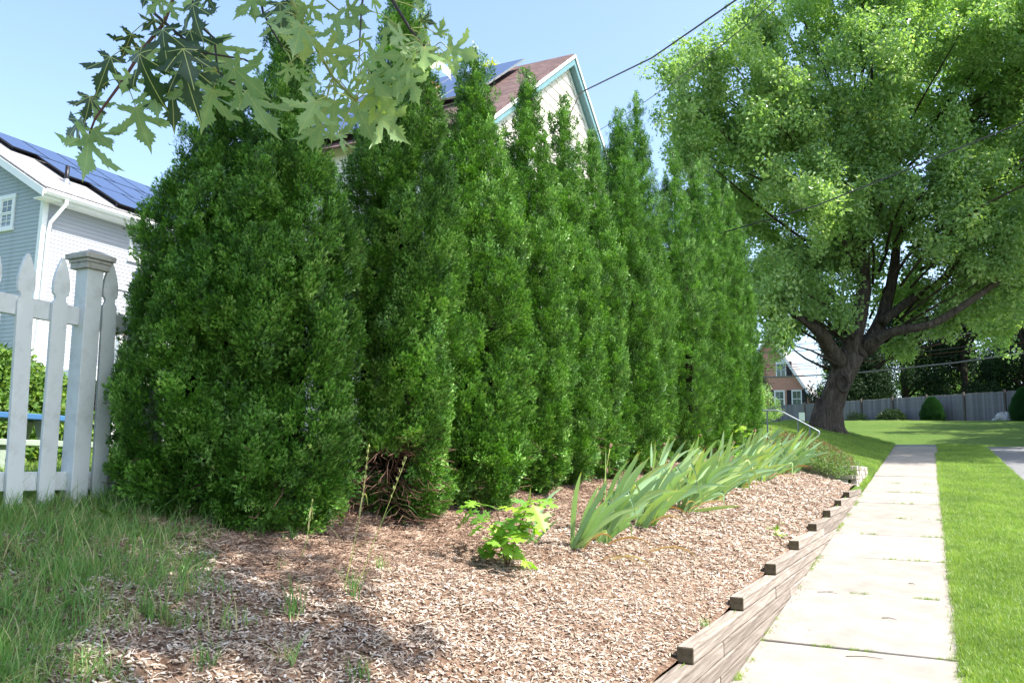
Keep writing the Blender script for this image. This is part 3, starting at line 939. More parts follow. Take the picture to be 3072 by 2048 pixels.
# ================================================================ fences
# white picket fence along x=-4.3
pf = empty('picket_fence', (-4.3, 3.0, 1.38))
tag(pf, 'white gothic picket fence with square capped post at the left of the first evergreen', 'fence')
half = [(.046, 0), (.046, 1.115), (.042, 1.120), (.034, 1.130), (.030, 1.145), (.034, 1.160), (.046, 1.170), (.050, 1.20), (.048, 1.24), (.038, 1.29), (.022, 1.34), (.006, 1.375)]
prof = [(-a, b) for a, b in half] + [(a, b) for a, b in reversed(half)]
mbp = MB(); mbp.prism(prof, 0, -.011, .011)
pkm = mbp.mesh('picket', M_FENCEPAINT)
rng = random.Random(11)
pk_y = [1.86, 2.03, 2.20, 2.375, 2.555, 2.75, 2.925, None, 3.245, 3.435, 3.61, 3.78, 3.96, 4.13, 4.31]
for y in pk_y:
    if y is None: continue
    o = link_obj('picket', pkm, pf, (rng.uniform(-.003, .003), y - 3.0, (H(-4.3, y) - 1.38) + rng.uniform(-.01, .02)), (radians(2.2 + rng.uniform(-.8, .8)), radians(rng.uniform(-.6, .6)), 0))
    b = o.modifiers.new('bevel', 'BEVEL'); b.width = .002; b.segments = 1; b.limit_method = 'ANGLE'
post = MB(); post.box(-.105, -.001, -.052, .052, -.10, 1.38)
po = post.build('post', M_FENCEPAINT, pf, bevel=.004, loc=(.03, .105, 0), rot=(radians(1.2), 0, 0))
cap = MB()
cap.box(-.135, .029, -.082, .082, 1.381, 1.40); cap.box(-.150, .044, -.097, .097, 1.401, 1.432)
cap.box(-.128, .022, -.075, .075, 1.345, 1.380)
v = [(-.145, -.092, 1.433), (.039, -.092, 1.433), (.039, .092, 1.433), (-.145, .092, 1.433), (-.053, 0, 1.475)]
cap.add(v, [(0, 1, 4), (1, 2, 4), (2, 3, 4), (3, 0, 4), (3, 2, 1, 0)])
cap.build('post_cap', M_CAPGREY, po, bevel=.003)
for (z0, z1, zz) in ((1.015, 1.12, 0), (.09, .19, 0)):
    for (a, b) in ((-1.2, .052), (.157, 1.35)):
        mb = MB(); mb.box(-.052, -.014, a, b, z0, z1)
        mb.build('rail', M_FENCEPAINT, pf, bevel=.003)

# grey board fence across the far lawn
ff = empty('board_fence', (0, 63, 5.0))
tag(ff, 'long weathered grey stockade board fence across the far side of the lawn', 'fence')
bd = MB()
bd.prism([(-.068, 0), (.068, 0), (.068, 1.72), (.035, 1.78), (-.035, 1.78), (-.068, 1.72)], 1, -.01, .01)
bdm = bd.mesh('board', M_GREYBOARD)
def fence_y(x): return 62.0 - .80 * x
rng = random.Random(3)
x = -14.5
nb_ = 0
far = MB()
while x < 11.5:
    y = fence_y(x); g = plane(y) + .03
    ang = math.atan(-.80)
    if -11.6 < x < 8 and nb_ < 290:
        link_obj('board', bdm, ff, (x, y - 63 + rng.uniform(-.006, .006), g - 5.0), (0, rng.uniform(-.008, .008), ang), (.9, 1, 1 + rng.uniform(-.012, .012)))
        nb_ += 1
        x += .066 * 2 * .9 * cos(ang) * .99
    else:
        far.box(x - .06, x + .06, y - 63 - .01, y - 63 + .01, g - 5.0, g - 5.0 + 1.76)
        x += .13
fo = far.build('board_row', M_GREYBOARD, ff); fo['kind'] = 'stuff'
pb = MB(); pb.box(-.055, .055, -.06, .05, 0, 1.92); pbm = pb.mesh('post', M_POSTWOOD)
for x in (-13.5, -11.2, -8.9, -6.7, -4.5, -2.35, -.2, 1.95, 4.1, 6.3, 8.4, 10.6):
    y = fence_y(x); link_obj('post', pbm, ff, (x, y - 63 - .06, plane(y) - 5.0), (0, 0, math.atan(-.80)))

# ================================================================ vegetation sources
def frond_mb(seed, n=30):
    """a small plume of scale-leaf sprays: short forked ribs fanning up and out"""
    rng = random.Random(seed)
    mb = MB()
    for k in range(n):
        z = rng.uniform(-.045, .05)
        az = rng.uniform(0, 2 * pi); rad = rng.uniform(0, .034) * (1 - max(0, z) * 8)
        p = np.array([rad * cos(az), rad * sin(az), z])
        d = np.array([cos(az) * rng.uniform(.1, .9), sin(az) * rng.uniform(.05, .4) + .15, rng.uniform(.45, 1.1)]); d /= np.linalg.norm(d)
        t = np.array([rng.gauss(0, .32), 1.0, rng.gauss(0, .32)])
        s = np.cross(d, t); s /= np.linalg.norm(s); nn = np.cross(s, d)
        l = rng.uniform(.020, .036); w = rng.uniform(.0045, .0068)
        mb.add([p - s * w * .25, p + s * w * .25, p + d * l * .55 + s * w * .55 + nn * .001, p + d * l, p + d * l * .55 - s * w * .55 + nn * .001], [(0, 1, 2, 3, 4)])
        for sg in (1, -1):       # side forks in the same flat plane
            q = p + d * l * rng.uniform(.25, .5)
            e = d * .8 + s * sg * .62; e /= np.linalg.norm(e); m_ = l * rng.uniform(.4, .65)
            f_ = np.cross(e, nn)
            mb.add([q - f_ * w * .2, q + f_ * w * .2, q + e * m_ * .6 + f_ * w * .42, q + e * m_, q + e * m_ * .6 - f_ * w * .42], [(0, 1, 2, 3, 4)])
    return mb
ARB_SRC = [source('frond_%s' % w, frond_mb(i), M_ARB) for i, w in enumerate(('wide', 'loose', 'narrow', 'short'))]

def leafcluster_mb(seed, n, R, s, droop=.3, fold=True, aspect=.62):
    rng = np.random.default_rng(seed)
    mb = MB()
    for i in range(n):
        p = rng.normal(size=3); p /= np.linalg.norm(p); p = p * R * rng.uniform(.15, 1) ** .5
        d = p / R * .6 + rng.normal(size=3) * .5 + np.array([0, 0, -droop]); d /= np.linalg.norm(d)
        nn = np.array([0, 0, 1.0]) + rng.normal(size=3) * .55
        sd = np.cross(d, nn); sd /= np.linalg.norm(sd) + 1e-9
        l = s * rng.uniform(.7, 1.25); w_ = l * aspect
        up = np.cross(sd, d) * .12 * l
        mid = p + d * l * .45
        if fold:
            mb.add([p, mid + sd * w_ / 2 + up, p + d * l - up, mid - sd * w_ / 2 + up], [(0, 1, 2), (0, 2, 3)])
        else:
            mb.add([p, mid + sd * w_ / 2, p + d * l, mid - sd * w_ / 2], [(0, 1, 2, 3)])
    return mb
MAPLE_SRC = [source('leaf_cluster_%s' % w, leafcluster_mb(20 + i, 46, .38, .16, .35), M_MAPLEFAR) for i, w in enumerate(('full', 'open', 'hanging'))]
DARK_SRC = [source('needle_cluster_%s' % w, leafcluster_mb(30 + i, 60, .8, .26, .5, aspect=.35), M_DARKLEAF) for i, w in enumerate(('full', 'open'))]
YEL_SRC = [source('golden_cluster_full', leafcluster_mb(41, 50, .5, .2, .2), M_YELLEAF)]
SHRUB_SRC = [source('shrub_cluster_full', leafcluster_mb(42, 34, .13, .055, .1), M_SHRUBLEAF), source('shrub_cluster_open', leafcluster_mb(43, 26, .13, .055, .1), M_SHRUBLEAF)]
YEW_SRC = [source('yew_cluster_full', leafcluster_mb(44, 60, .16, .07, -.3, aspect=.3), M_YEW)]
RHO_SRC = [source('rhododendron_cluster_full', leafcluster_mb(45, 36, .2, .13, .3, aspect=.4), M_RHODO)]
SED_SRC = [source('sedum_cluster_full', leafcluster_mb(46, 30, .07, .035, -.3), M_SEDUM), source('seed_head_cluster', leafcluster_mb(47, 18, .03, .02, -.3), M_BROWNHEAD)]

def vnoise(P, seed, freq):
    """smooth pseudo-noise from summed sines, about -1..1"""
    rng = np.random.default_rng(seed)
    out = np.zeros(len(P))
    for k in range(7):
        d = rng.normal(size=3); d /= np.linalg.norm(d)
        out += np.sin(P @ d * freq * rng.uniform(.6, 1.7) + rng.uniform(0, 6.28))
    return out / 3.2

# ================================================================ arborvitae row
def arb_profile(h, kind):
    """relative radius at relative height h (0..1)"""
    base = np.interp(h, [0, .03, .10, .25, .42, .58, .70, .80, .91, 1.0], [.62, .76, .92, 1.0, .96, .84, .61, .38, .17, .03])
    return base
def arborvitae(x, y, top, R, seed, label, n_tops=1, gap=0.0, dens=1.0, lean=(0, 0), rx=1.0):
    z0 = H(x, y) - .02
    ht = top - z0
    t = empty('arborvitae', (x, y, z0))
    tag(t, label, 'evergreen tree', 'arborvitae evergreens in a tall row above the mulch bed')
    rng = np.random.default_rng(seed)
    area = 2 * pi * R * .75 * ht
    n = int(area * 820 * dens)
    # secondary leaders: same crown, their own axis and height
    leaders = [(0, 0, 1.0, 1.0)]
    for k in range(n_tops - 1):
        a = rng.uniform(0, 2 * pi)
        leaders.append((R * .38 * cos(a), R * .38 * sin(a), rng.uniform(.80, .93), .72))
    PP, DD, SS, FF = [], [], [], []
    K = int(area * 15)
    for (lx, ly, lh, lr) in leaders:
        m_ = int(n / len(leaders) * (1.1 if lr == 1 else .8))
        u = rng.uniform(0, 1, m_ * 3)
        keep = rng.uniform(0, 1, m_ * 3) < arb_profile(u, 0) * .9 + .12
        h = u[keep][:m_]
        m_ = len(h)
        th = rng.uniform(0, 2 * pi, m_)
        prof = arb_profile(h, 0) * R * lr
        prof = prof * (1 + .10 * np.sin(th * 3 + seed) * (1 - h) + .06 * np.sin(th * 5 + h * 9 + seed * 2))
        # clump centres on the surface, clumps are vertical-ish plumes
        kth = rng.uniform(0, 2 * pi, K); kh = rng.uniform(0, 1, K) ** 1.0
        S1 = np.stack([np.cos(th) * prof, np.sin(th) * prof, h * ht * lh], 1)
        kp = arb_profile(kh, 0) * R * lr
        C1 = np.stack([np.cos(kth) * kp, np.sin(kth) * kp, kh * ht * lh], 1)
        best = np.full(m_, 9.0); cid = np.zeros(m_, int)
        for c0 in range(0, K, 64):
            dd = (S1[:, None, :] - C1[None, c0:c0 + 64]) * np.array([1, 1, .50])
            q = np.sqrt((dd ** 2).sum(2)); j = q.argmin(1); qb = q[np.arange(m_), j]
            upd = qb < best; best[upd] = qb[upd]; cid[upd] = j[upd] + c0
        size = .125
        bump_ = np.clip(1 - (best / size) ** 2, -1.3, 1)
        camp = rng.uniform(.35, 1.3, K)[cid]
        off = .115 * bump_ * camp + .03 * vnoise(S1 + seed, seed, 4.0)
        depth = rng.uniform(0, 1, m_) ** 1.6 * .14
        r = np.maximum(prof + off - depth, .02)
        P = np.stack([np.cos(th) * r + lx * (1 - h * .3), np.sin(th) * r + ly * (1 - h * .3), h * ht * lh * .985], 1)
        out = np.stack([np.cos(th), np.sin(th), np.zeros(m_)], 1)
        # plumes point up and out; in the lowest part they droop
        upw = np.where(h < .10, .25, .95) + .5 * h
        toC = (S1 - C1[cid]); toC[:, 2] *= .5
        D = out * .55 + np.array([0, 0, 1.0]) * upw[:, None] + toC * 3.6 + rng.normal(size=(m_, 3)) * .26
        PP.append(P); DD.append(D); SS.append(rng.uniform(.75, 1.3, m_) * (1.0 - .15 * h)); FF.append(out + toC * 3.0 + np.array([0, 0, .25]) + rng.normal(size=(m_, 3)) * .28)
    # loose leader tips
    for (lx, ly, lh, lr) in leaders:
        m_ = 46
        h = rng.uniform(.955, 1.025, m_)
        P = np.stack([lx * .7 + rng.normal(size=m_) * .05 * (1.06 - h) * 14, ly * .7 + rng.normal(size=m_) * .05 * (1.06 - h) * 14, h * ht * lh], 1)
        PP.append(P); DD.append(rng.normal(size=(m_, 3)) * .22 + [0, 0, 1]); SS.append(rng.uniform(.6, 1.0, m_)); FF.append(rng.normal(size=(m_, 3)))
    P = np.concatenate(PP); D = np.concatenate(DD); S = np.concatenate(SS); FV = np.concatenate(FF)
    P[:, 0] *= rx
    if gap:        # bare opening low on the side towards the viewer
        g = (P[:, 2] < .52 + .10 * vnoise(P, seed + 1, 9)) & (np.arctan2(P[:, 1], P[:, 0]) > -1.75) & (np.arctan2(P[:, 1], P[:, 0]) < -.55) & (vnoise(P, seed, 7) > -gap + .2)
        P, D, S, FV = P[~g], D[~g], S[~g], FV[~g]
    P[:, 0] += lean[0] * P[:, 2]; P[:, 1] += lean[1] * P[:, 2]
    P[:, 2] += .02
    o = scatter('foliage', P, D, rng.uniform(0, 6.28, len(P)), S, ARB_SRC, t, seed, face=FV)
    # solid core for the twiggy interior, inner shade put into its near-black colour
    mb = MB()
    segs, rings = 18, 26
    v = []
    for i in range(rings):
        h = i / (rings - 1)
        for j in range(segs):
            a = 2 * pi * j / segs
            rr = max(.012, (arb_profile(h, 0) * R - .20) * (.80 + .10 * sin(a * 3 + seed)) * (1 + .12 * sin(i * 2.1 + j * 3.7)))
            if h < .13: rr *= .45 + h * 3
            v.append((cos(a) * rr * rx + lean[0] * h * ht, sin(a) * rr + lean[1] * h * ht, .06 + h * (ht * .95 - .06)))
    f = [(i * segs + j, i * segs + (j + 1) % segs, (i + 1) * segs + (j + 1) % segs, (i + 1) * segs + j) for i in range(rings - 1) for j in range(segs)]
    mb.add(v, f); mb.build('dark_core', M_ARBCORE, t)
    mb = MB()
    rr_ = random.Random(seed)
    for k in range(3):
        a = rr_.uniform(0, 6.28)
        mb.tube([(.06 * cos(a), .06 * sin(a), -.05), (.12 * cos(a), .12 * sin(a), .5), (.10 * cos(a), .10 * sin(a), ht * .5)], [.035, .028, .015], 7, .1, seed)
    tr = mb.build('trunk', M_CEDARBARK, t, smooth=True)
    # dead twigs low down
    mb = MB()
    for k in range(150 if gap else 14):
        a = rr_.uniform(-2.1, -.2) if gap else rr_.uniform(-2.6, 1.2)
        p = np.array([.1 * cos(a), .1 * sin(a), rr_.uniform(.06, .55)])
        pts = [p]
        d = np.array([cos(a), sin(a), rr_.uniform(-.3, .35)])
        for s in range(4):
            d = d + np.array([rr_.uniform(-.45, .45), rr_.uniform(-.45, .45), rr_.uniform(-.45, .35)])
            d /= np.linalg.norm(d); p = p + d * R * .26; p[2] = max(p[2], .02); pts.append(p)
        mb.tube(pts, [.006, .005, .004, .003, .002], 4)
    dt_ = mb.build('dead_twigs', M_DEADTWIG, t); dt_['kind'] = 'stuff'
    return t

ARBS = [
 # x, y, top z, R, tops, gap, label
 (-4.02, 3.70, 4.10, 0.480, 1, 0, 'short arborvitae half hidden behind the nearest one, closest to the picket fence'),
 (-3.61, 3.84, 4.50, 0.435, 1, 0, 'biggest and nearest arborvitae, left end of the row, under the hanging maple leaves'),
 (-3.54, 5.02, 5.36, 0.460, 1, .35, 'tall arborvitae bare and brown at its foot behind the pair of grass stalks'),
 (-3.50, 6.05, 5.24, 0.480, 1, 0, 'blunt bushy arborvitae whose foot is behind the oak seedling'),
 (-3.50, 7.13, 5.50, 0.490, 1, 0, 'arborvitae whose tip stands against the left part of the cream gable'),
 (-3.50, 8.08, 5.62, 0.430, 1, 0, 'slim pointed arborvitae with its tip before the small gable window'),
 (-3.50, 8.95, 5.55, 0.430, 1, 0, 'arborvitae with a low pale tip at the right foot of the gable'),
 (-3.52, 10.0, 6.25, 0.480, 1, 0, 'slender dark arborvitae with one sharp tip just right of the cream gable'),
 (-3.70, 11.3, 7.05, 0.540, 2, 0, 'tallest arborvitae with a broad double top, right of the gable'),
 (-3.46, 12.45, 6.52, 0.580, 2, 0, 'broad flat-topped bright arborvitae in front of the double-topped one'),
 (-3.46, 13.75, 6.78, 0.540, 1, 0, 'fourth arborvitae from the far end of the row, lit yellow green'),
 (-3.46, 15.1, 7.10, 0.540, 1, 0, 'third arborvitae from the far right end of the row'),
 (-3.46, 16.4, 7.20, 0.520, 1, 0, 'second last arborvitae at the far right end of the row'),
 (-3.47, 17.55, 6.85, 0.380, 1, 0, 'last narrow arborvitae at the right end of the row before the handrail'),
]
for i, (x, y, tz, R, nt_, gap, lab) in enumerate(ARBS):
    arborvitae(x, y, tz, R - (.045 if i > 3 else 0), 100 + i, lab, nt_, gap, dens=1.05 if i < 4 else (.95 if i < 8 else .8))

# ================================================================ big far silver maple
LIMBS = [
 [(-3.15,29.48,2.95,0.567),(-3.05,29.46,3.38,0.480),(-2.81,29.43,4.25,0.436),(-2.49,29.48,4.97,0.451),(-2.23,29.52,5.52,0.480)],
 [(-2.55,29.42,5.11,0.364),(-2.87,28.75,5.63,0.287),(-3.05,28.16,6.06,0.240),(-3.43,27.50,6.33,0.112),(-3.97,26.72,6.80,0.083),(-4.30,26.45,7.40,0.055)],
 [(-3.03,29.06,5.82,0.218),(-3.24,29.38,6.63,0.163),(-3.67,29.60,7.45,0.136),(-4.09,29.76,8.61,0.092)],
 [(-2.34,29.48,5.41,0.378),(-2.15,29.59,6.15,0.321),(-1.96,29.71,6.90,0.293),(-1.77,29.74,8.09,0.251),(-1.85,29.64,9.29,0.192),(-1.29,29.61,11.20,0.178),(-1.49,29.31,12.37,0.133),(-1.65,29.11,13.09,0.104)],
 [(-1.70,28.79,11.45,0.102),(-2.23,28.14,12.06,0.072),(-2.81,27.46,12.66,0.057)],
 [(-1.55,28.82,11.74,0.102),(-1.21,29.19,12.58,0.103),(-0.86,29.59,13.30,0.089),(-0.52,30.06,13.53,0.075)],
 [(-2.14,29.57,5.48,0.400),(-1.61,30.15,6.13,0.295),(-1.18,30.60,7.30,0.239),(-0.84,30.93,8.88,0.182),(-0.64,31.06,11.25,0.138),(-0.57,30.79,13.07,0.123),(-0.61,30.24,16.25,0.123),(-0.77,30.01,17.15,0.092),(-0.94,29.82,17.76,0.061)],
 [(-1.80,29.70,5.70,0.320),(-1.24,29.36,6.06,0.200),(-0.58,29.11,6.20,0.168),(0.18,28.91,6.27,0.138),(1.29,28.80,6.93,0.121),(2.17,29.13,7.62,0.094)],
 [(-1.30,29.81,6.58,0.189),(-0.43,30.41,7.36,0.161),(0.67,31.11,8.17,0.133),(1.13,31.42,9.41,0.105),(1.61,31.73,10.68,0.090),(3.03,32.20,12.20,0.060)],
 [(0.65,30.56,8.05,0.116),(1.90,30.94,9.51,0.102),(2.06,30.93,10.09,0.087),(2.32,31.04,10.24,0.065)],
]
CROWN = [
 (-5.1,26.3,13.7,1.83),(-6.1,24.5,13.4,0.94),(-7.4,27.4,15.6,0.61),(-5.4,24.1,14.2,0.79),(-4.6,27.8,16.4,1.19),(-4.7,26.4,16.3,0.71),(-3.3,25.2,13.5,1.44),(-2.1,28.8,16.8,1.62),(-1.2,26.0,13.9,1.43),(-0.3,29.1,16.6,1.74),(1.1,27.2,15.3,1.58),(2.6,28.1,15.4,1.59),(-5.3,27.3,11.8,1.59),(-6.7,29.5,13.6,1.27),(-3.7,25.8,11.6,1.60),(-2.5,27.0,12.4,1.65),(-1.4,30.6,14.1,1.52),(0.4,33.6,16.2,2.12),(2.0,31.7,14.8,1.95),(3.3,31.1,13.9,1.72),(-5.3,31.8,11.2,1.81),(-3.0,25.9,9.7,1.44),(-6.0,30.6,11.0,0.96),(-1.9,28.2,10.7,1.26),(-0.3,27.7,11.2,1.48),(1.2,28.2,11.4,1.60),(2.7,30.6,11.4,1.68),(-4.6,31.3,9.0,1.43),(-4.5,26.6,6.8,0.61),(-4.0,30.0,7.1,0.90),(-3.3,30.6,8.7,1.37),(-1.8,29.2,9.2,1.28),(-0.3,31.1,10.0,1.64),(1.0,28.1,9.1,1.44),(2.5,28.9,8.9,1.44),(-2.8,27.7,6.9,0.82),(-1.0,32.1,8.4,1.23),(0.4,30.9,8.1,1.30),(1.8,30.7,7.7,1.26),(3.1,33.5,7.8,1.35),(-0.6,30.9,6.0,0.58),(0.7,30.2,6.7,0.84),(2.2,34.9,6.9,0.79),(-7.6,28.0,14.0,0.69),(-6.4,25.3,11.7,0.83),(-5.2,29.1,8.6,0.75),(3.2,31.8,16.0,1.33),(-5.6,29.5,19.6,0.64),(-3.1,29.6,19.2,1.40),(-1.0,27.4,18.0,1.67),(1.8,33.8,21.2,2.14),(3.9,28.8,16.3,2.00),(4.2,31.9,13.1,2.16),(4.5,35.2,10.2,2.03),(-0.3,26.5,18.8,2.15),(2.4,30.2,20.7,2.35),(-4.0,25.9,5.7,0.52),(-1.8,31.2,11.0,0.92),(-1.2,31.9,13.2,0.94),(-4.6,28.5,13.6,1.35)] + [(5.5, 27, 11, 2.0), (6.5, 29, 13, 2.2), (5.8, 26, 14.5, 2.0), (7.5, 27, 10, 1.8), (6, 31, 9.5, 1.8), (7.8, 30, 15, 2.2), (6.8, 25, 12, 1.8), (4.6, 24.5, 10.5, 1.4), (5.5, 30, 17, 2.0), (8.6, 28, 12.5, 1.8)]
fm = empty('silver_maple', (-3.05, 29.5, 2.95))
tag(fm, 'huge old silver maple with a thick leaning trunk on the lawn at the far right', 'tree')
for i, P in enumerate(LIMBS):
    P = np.array(P)
    Q = resample(P, .35)
    Q[:, 3] *= .88
    Q[:, :3] -= np.array([-3.05, 29.5, 2.95])
    mb = MB()
    if i == 0:
        Q0 = Q[0].copy(); Q0[2] -= .5; Q0[3] *= 1.25
        Q = np.vstack([Q0, Q])
        Q[1:3, 3] *= 1.08
    mb.tube(Q[:, :3], Q[:, 3], 16 if i < 3 else 10, .07, i)
    if i == 0:
        for a in (0.2, 1.3, 2.5, 3.6, 4.7, 5.6):
            mb.tube([(.62 * cos(a) - .1, .62 * sin(a), -.35), (.42 * cos(a) - .1, .42 * sin(a), .12), (.30 * cos(a), .30 * sin(a), 1.1)], [.20, .17, .10], 8, .1, i)
        # scar of a lost branch on the side facing the walk
    mb.build('trunk' if i == 0 else 'limb', M_BARK, fm, smooth=True)
burl = MB()
c0 = np.array([.56, -.44, 1.55])
ring = [(c0[0] + .20 * cos(a) * .8, c0[1] - .04, c0[2] + .27 * sin(a)) for a in np.linspace(0, 2 * pi, 13)]
burl.tube(ring, .07, 7, .1, 1, caps=False)
burl.build('burl', M_BARK, fm, smooth=True)
rng = np.random.default_rng(77)
P_, D_, S_ = [], [], []
CROWN = CROWN + [(P[-1][0], P[-1][1], P[-1][2], 1.15) for P in LIMBS[1:]]
for (cx, cy, cz, r) in CROWN:
    m_ = max(4, int(9 * r ** 1.6))
    sd_ = rand_dirs(rng, m_)
    sc0 = np.array([cx, cy, cz]) + sd_ * (r * rng.uniform(.55, 1.05, m_))[:, None] * np.array([1, 1.15, .92])
    for q0, dq in zip(sc0, sd_):
        # a leafy spray: clusters strung outwards and upwards
        k_ = rng.integers(5, 10)
        ax_ = dq * .8 + np.array([0, 0, .55]) + rng.normal(size=3) * .35; ax_ /= np.linalg.norm(ax_)
        tt = rng.uniform(-.40, .42, k_)
        P_.append(q0 + ax_ * tt[:, None] * 1.0 + rng.normal(size=(k_, 3)) * .19); D_.append(np.repeat(ax_[None], k_, 0)); S_.append(rng.uniform(.6, 1.05, k_))
    # upright shoots along the outside
    if r > .8 and cx < -1:
        for k in range(4):
            q = np.array([cx, cy, cz]) + np.array([rng.uniform(-r, r) * .9, rng.uniform(-r, r) * .5, r * .8])
            for s in range(5):
                P_.append((q + np.array([.06 * s, 0, .36 * s]))[None]); D_.append(np.array([[0, 0, 1.0]])); S_.append(np.array([.62 - .12 * s]))
P_ = np.concatenate(P_) - np.array([-3.05, 29.5, 2.95])
# keep the trunk region open
keep = ~((P_[:, 2] < 3.2) & (np.abs(P_[:, 0] - .6) < 1.2))
P_, D_, S_ = P_[keep], np.concatenate(D_)[keep], np.concatenate(S_)[keep]
scatter('foliage', P_, D_, rng.uniform(0, 6.28, len(P_)), S_, MAPLE_SRC, fm, 5)
# thin branches through the crown
mb = MB(); rr_ = random.Random(8)
for (cx, cy, cz, r) in CROWN:
    for k in range(2):
        a = np.array([cx, cy, cz]) - np.array([-3.05, 29.5, 2.95])
        hub = np.array([1.2 + rr_.uniform(-.5, .5), 1.2, a[2] * .62])
        a = a + np.array([rr_.uniform(-r, r), rr_.uniform(-r, r) - .3, rr_.uniform(-r, r)]) * .6
        mid = (a * .6 + hub * .4) + np.array([rr_.uniform(-.4, .4), rr_.uniform(-.4, .4), rr_.uniform(-.2, .5)])
        if np.linalg.norm(a - hub) < 9: mb.tube(resample([hub * .45 + mid * .55, mid, a], .6), np.linspace(.05, .012, len(resample([hub * .45 + mid * .55, mid, a], .6))), 5)
bo = mb.build('branches', M_BARK2, fm, smooth=True); bo['kind'] = 'stuff'

# ================================================================ other trees
def blob_tree(name, label, cat, x, y, z0, blobs, src, trunk_h, trunk_r, seed, per=30, scale=(.8, 1.2), bark=None, group=None, lean=0.0):
    t = empty(name, (x, y, z0))
    tag(t, label, cat, group)
    rng = np.random.default_rng(seed)
    P, D, S = [], [], []
    for (bx, by, bz, r) in blobs:
        n = int(per * r * r) + 6
        d = rand_dirs(rng, n)
        P.append(np.array([bx, by, bz]) + d * (r * rng.uniform(.2, 1.05, n) ** .55)[:, None]); D.append(d + [0, 0, .4]); S.append(rng.uniform(*scale, n))
    P = np.concatenate(P)
    scatter('foliage', P, np.concatenate(D), rng.uniform(0, 6.28, len(P)), np.concatenate(S), src, t, seed)
    if trunk_h:
        mb = MB(); mb.tube(resample([(0, 0, -.2), (lean * .3, 0, trunk_h * .5), (lean, 0, trunk_h)], .8), np.linspace(trunk_r, trunk_r * .4, len(resample([(0, 0, -.2), (lean * .3, 0, trunk_h * .5), (lean, 0, trunk_h)], .8))), 10, .06, seed)
        rr = random.Random(seed)
        for (bx, by, bz, r) in blobs[::2]:
            a = (lean * .5, 0, min(trunk_h * .9, bz * .6)); mb.tube([a, ((a[0] + bx) / 2, by / 2, (a[2] + bz) / 2 + .2), (bx, by, bz)], [trunk_r * .35, trunk_r * .25, trunk_r * .1], 6)
        mb.build('trunk', bark or M_BARK2, t, smooth=True)
    return t
# dark conifers behind the grey board fence
rr = random.Random(21)
darks = [(-5.6, 71, 8.5, 'dark evergreen directly behind the leaning maple trunk'),
         (-1.8, 75, 11, 'dark evergreen behind the board fence just right of the leaning trunk'), (2.6, 76, 12, 'tall dark evergreen with a thick trunk above the round clipped shrub'),
         (6.6, 73, 12, 'dark evergreen above the grey boulder at the right edge'), (10.5, 71, 12, 'dark evergreen outermost at the right edge of the picture'),
         (14.5, 70, 12, 'dark evergreen beyond the right end of the board fence')]
for i, (x, y, h, lab) in enumerate(darks):
    blobs = []
    for k in range(26):
        hh = rr.uniform(.12, 1.0); rad = (1 - hh) * 3.4 + .5; a = rr.uniform(0, 6.28)
        blobs.append((rad * .75 * cos(a), rad * .75 * sin(a), hh * h, rr.uniform(.7, 1.3)))
    blob_tree('evergreen_tree', lab, 'tree', x, y, plane(y), blobs, DARK_SRC, h * .9, .34, 300 + i, per=13, group='dark evergreens behind the grey board fence', scale=(.8, 1.25))
for i, (x, y, h, lab) in enumerate([(1.0, 92, 9, 'lighter green tree glimpsed between the dark evergreens left of centre of the fence'), (5.5, 95, 10, 'lighter green tree glimpsed between the dark evergreens above the fence, farther right'), (-7.5, 90, 7, 'light green tree between the brick house and the leaning trunk')]):
    blobs = [(rr.uniform(-3, 3), rr.uniform(-2, 2), rr.uniform(1.5, h), rr.uniform(1.0, 1.8)) for k in range(16)]
    blob_tree('leafy_tree', lab, 'tree', x, y, plane(y), blobs, MAPLE_SRC, h * .7, .25, 330 + i, per=8, scale=(1.3, 2.0))
# street trees beyond the right edge, shading the far lawn and the fence
for i, (x, y, h) in enumerate([(10.5, 41, 13), (11.5, 50, 14), (12.5, 59, 14)]):
    blobs = [(rr.uniform(-3.2, 3.2), rr.uniform(-4.2, 4.2), rr.uniform(4.5, h), rr.uniform(1.2, 2.0)) for k in range(26)]
    blob_tree('street_tree', ('leafy street tree nearest the crest, beyond the right edge of the picture', 'middle leafy street tree beyond the right edge of the picture', 'leafy street tree by the board fence beyond the right edge of the picture')[i], 'tree', x, y, plane(y), blobs, MAPLE_SRC, h * .7, .3, 360 + i, per=11, scale=(1.0, 1.6))
# small trees by the brick house
blobs = [(rr.uniform(-1.0, 1.0), rr.uniform(-.8, .8), rr.uniform(.3, 2.6), rr.uniform(.4, .7)) for k in range(16)]
blob_tree('leafy_shrub', 'loose light green shrub in front of the board fence below the brick house', 'shrub', -9.6, 52.0, plane(52), blobs, MAPLE_SRC, 1.8, .06, 340, per=26, scale=(.5, .8))
blobs = [(rr.uniform(-.7, .7) * (1.2 - k / 12), rr.uniform(-.7, .7), .5 + 4.3 * k / 12, .62 * (1.25 - k / 12)) for k in range(12)]
blob_tree('young_spruce', 'dark layered conifer just right of the last arborvitae, in front of the brick house', 'tree', -10.2, 56, plane(56) + .2, blobs, DARK_SRC, 4.2, .08, 341, per=14, scale=(.4, .6))
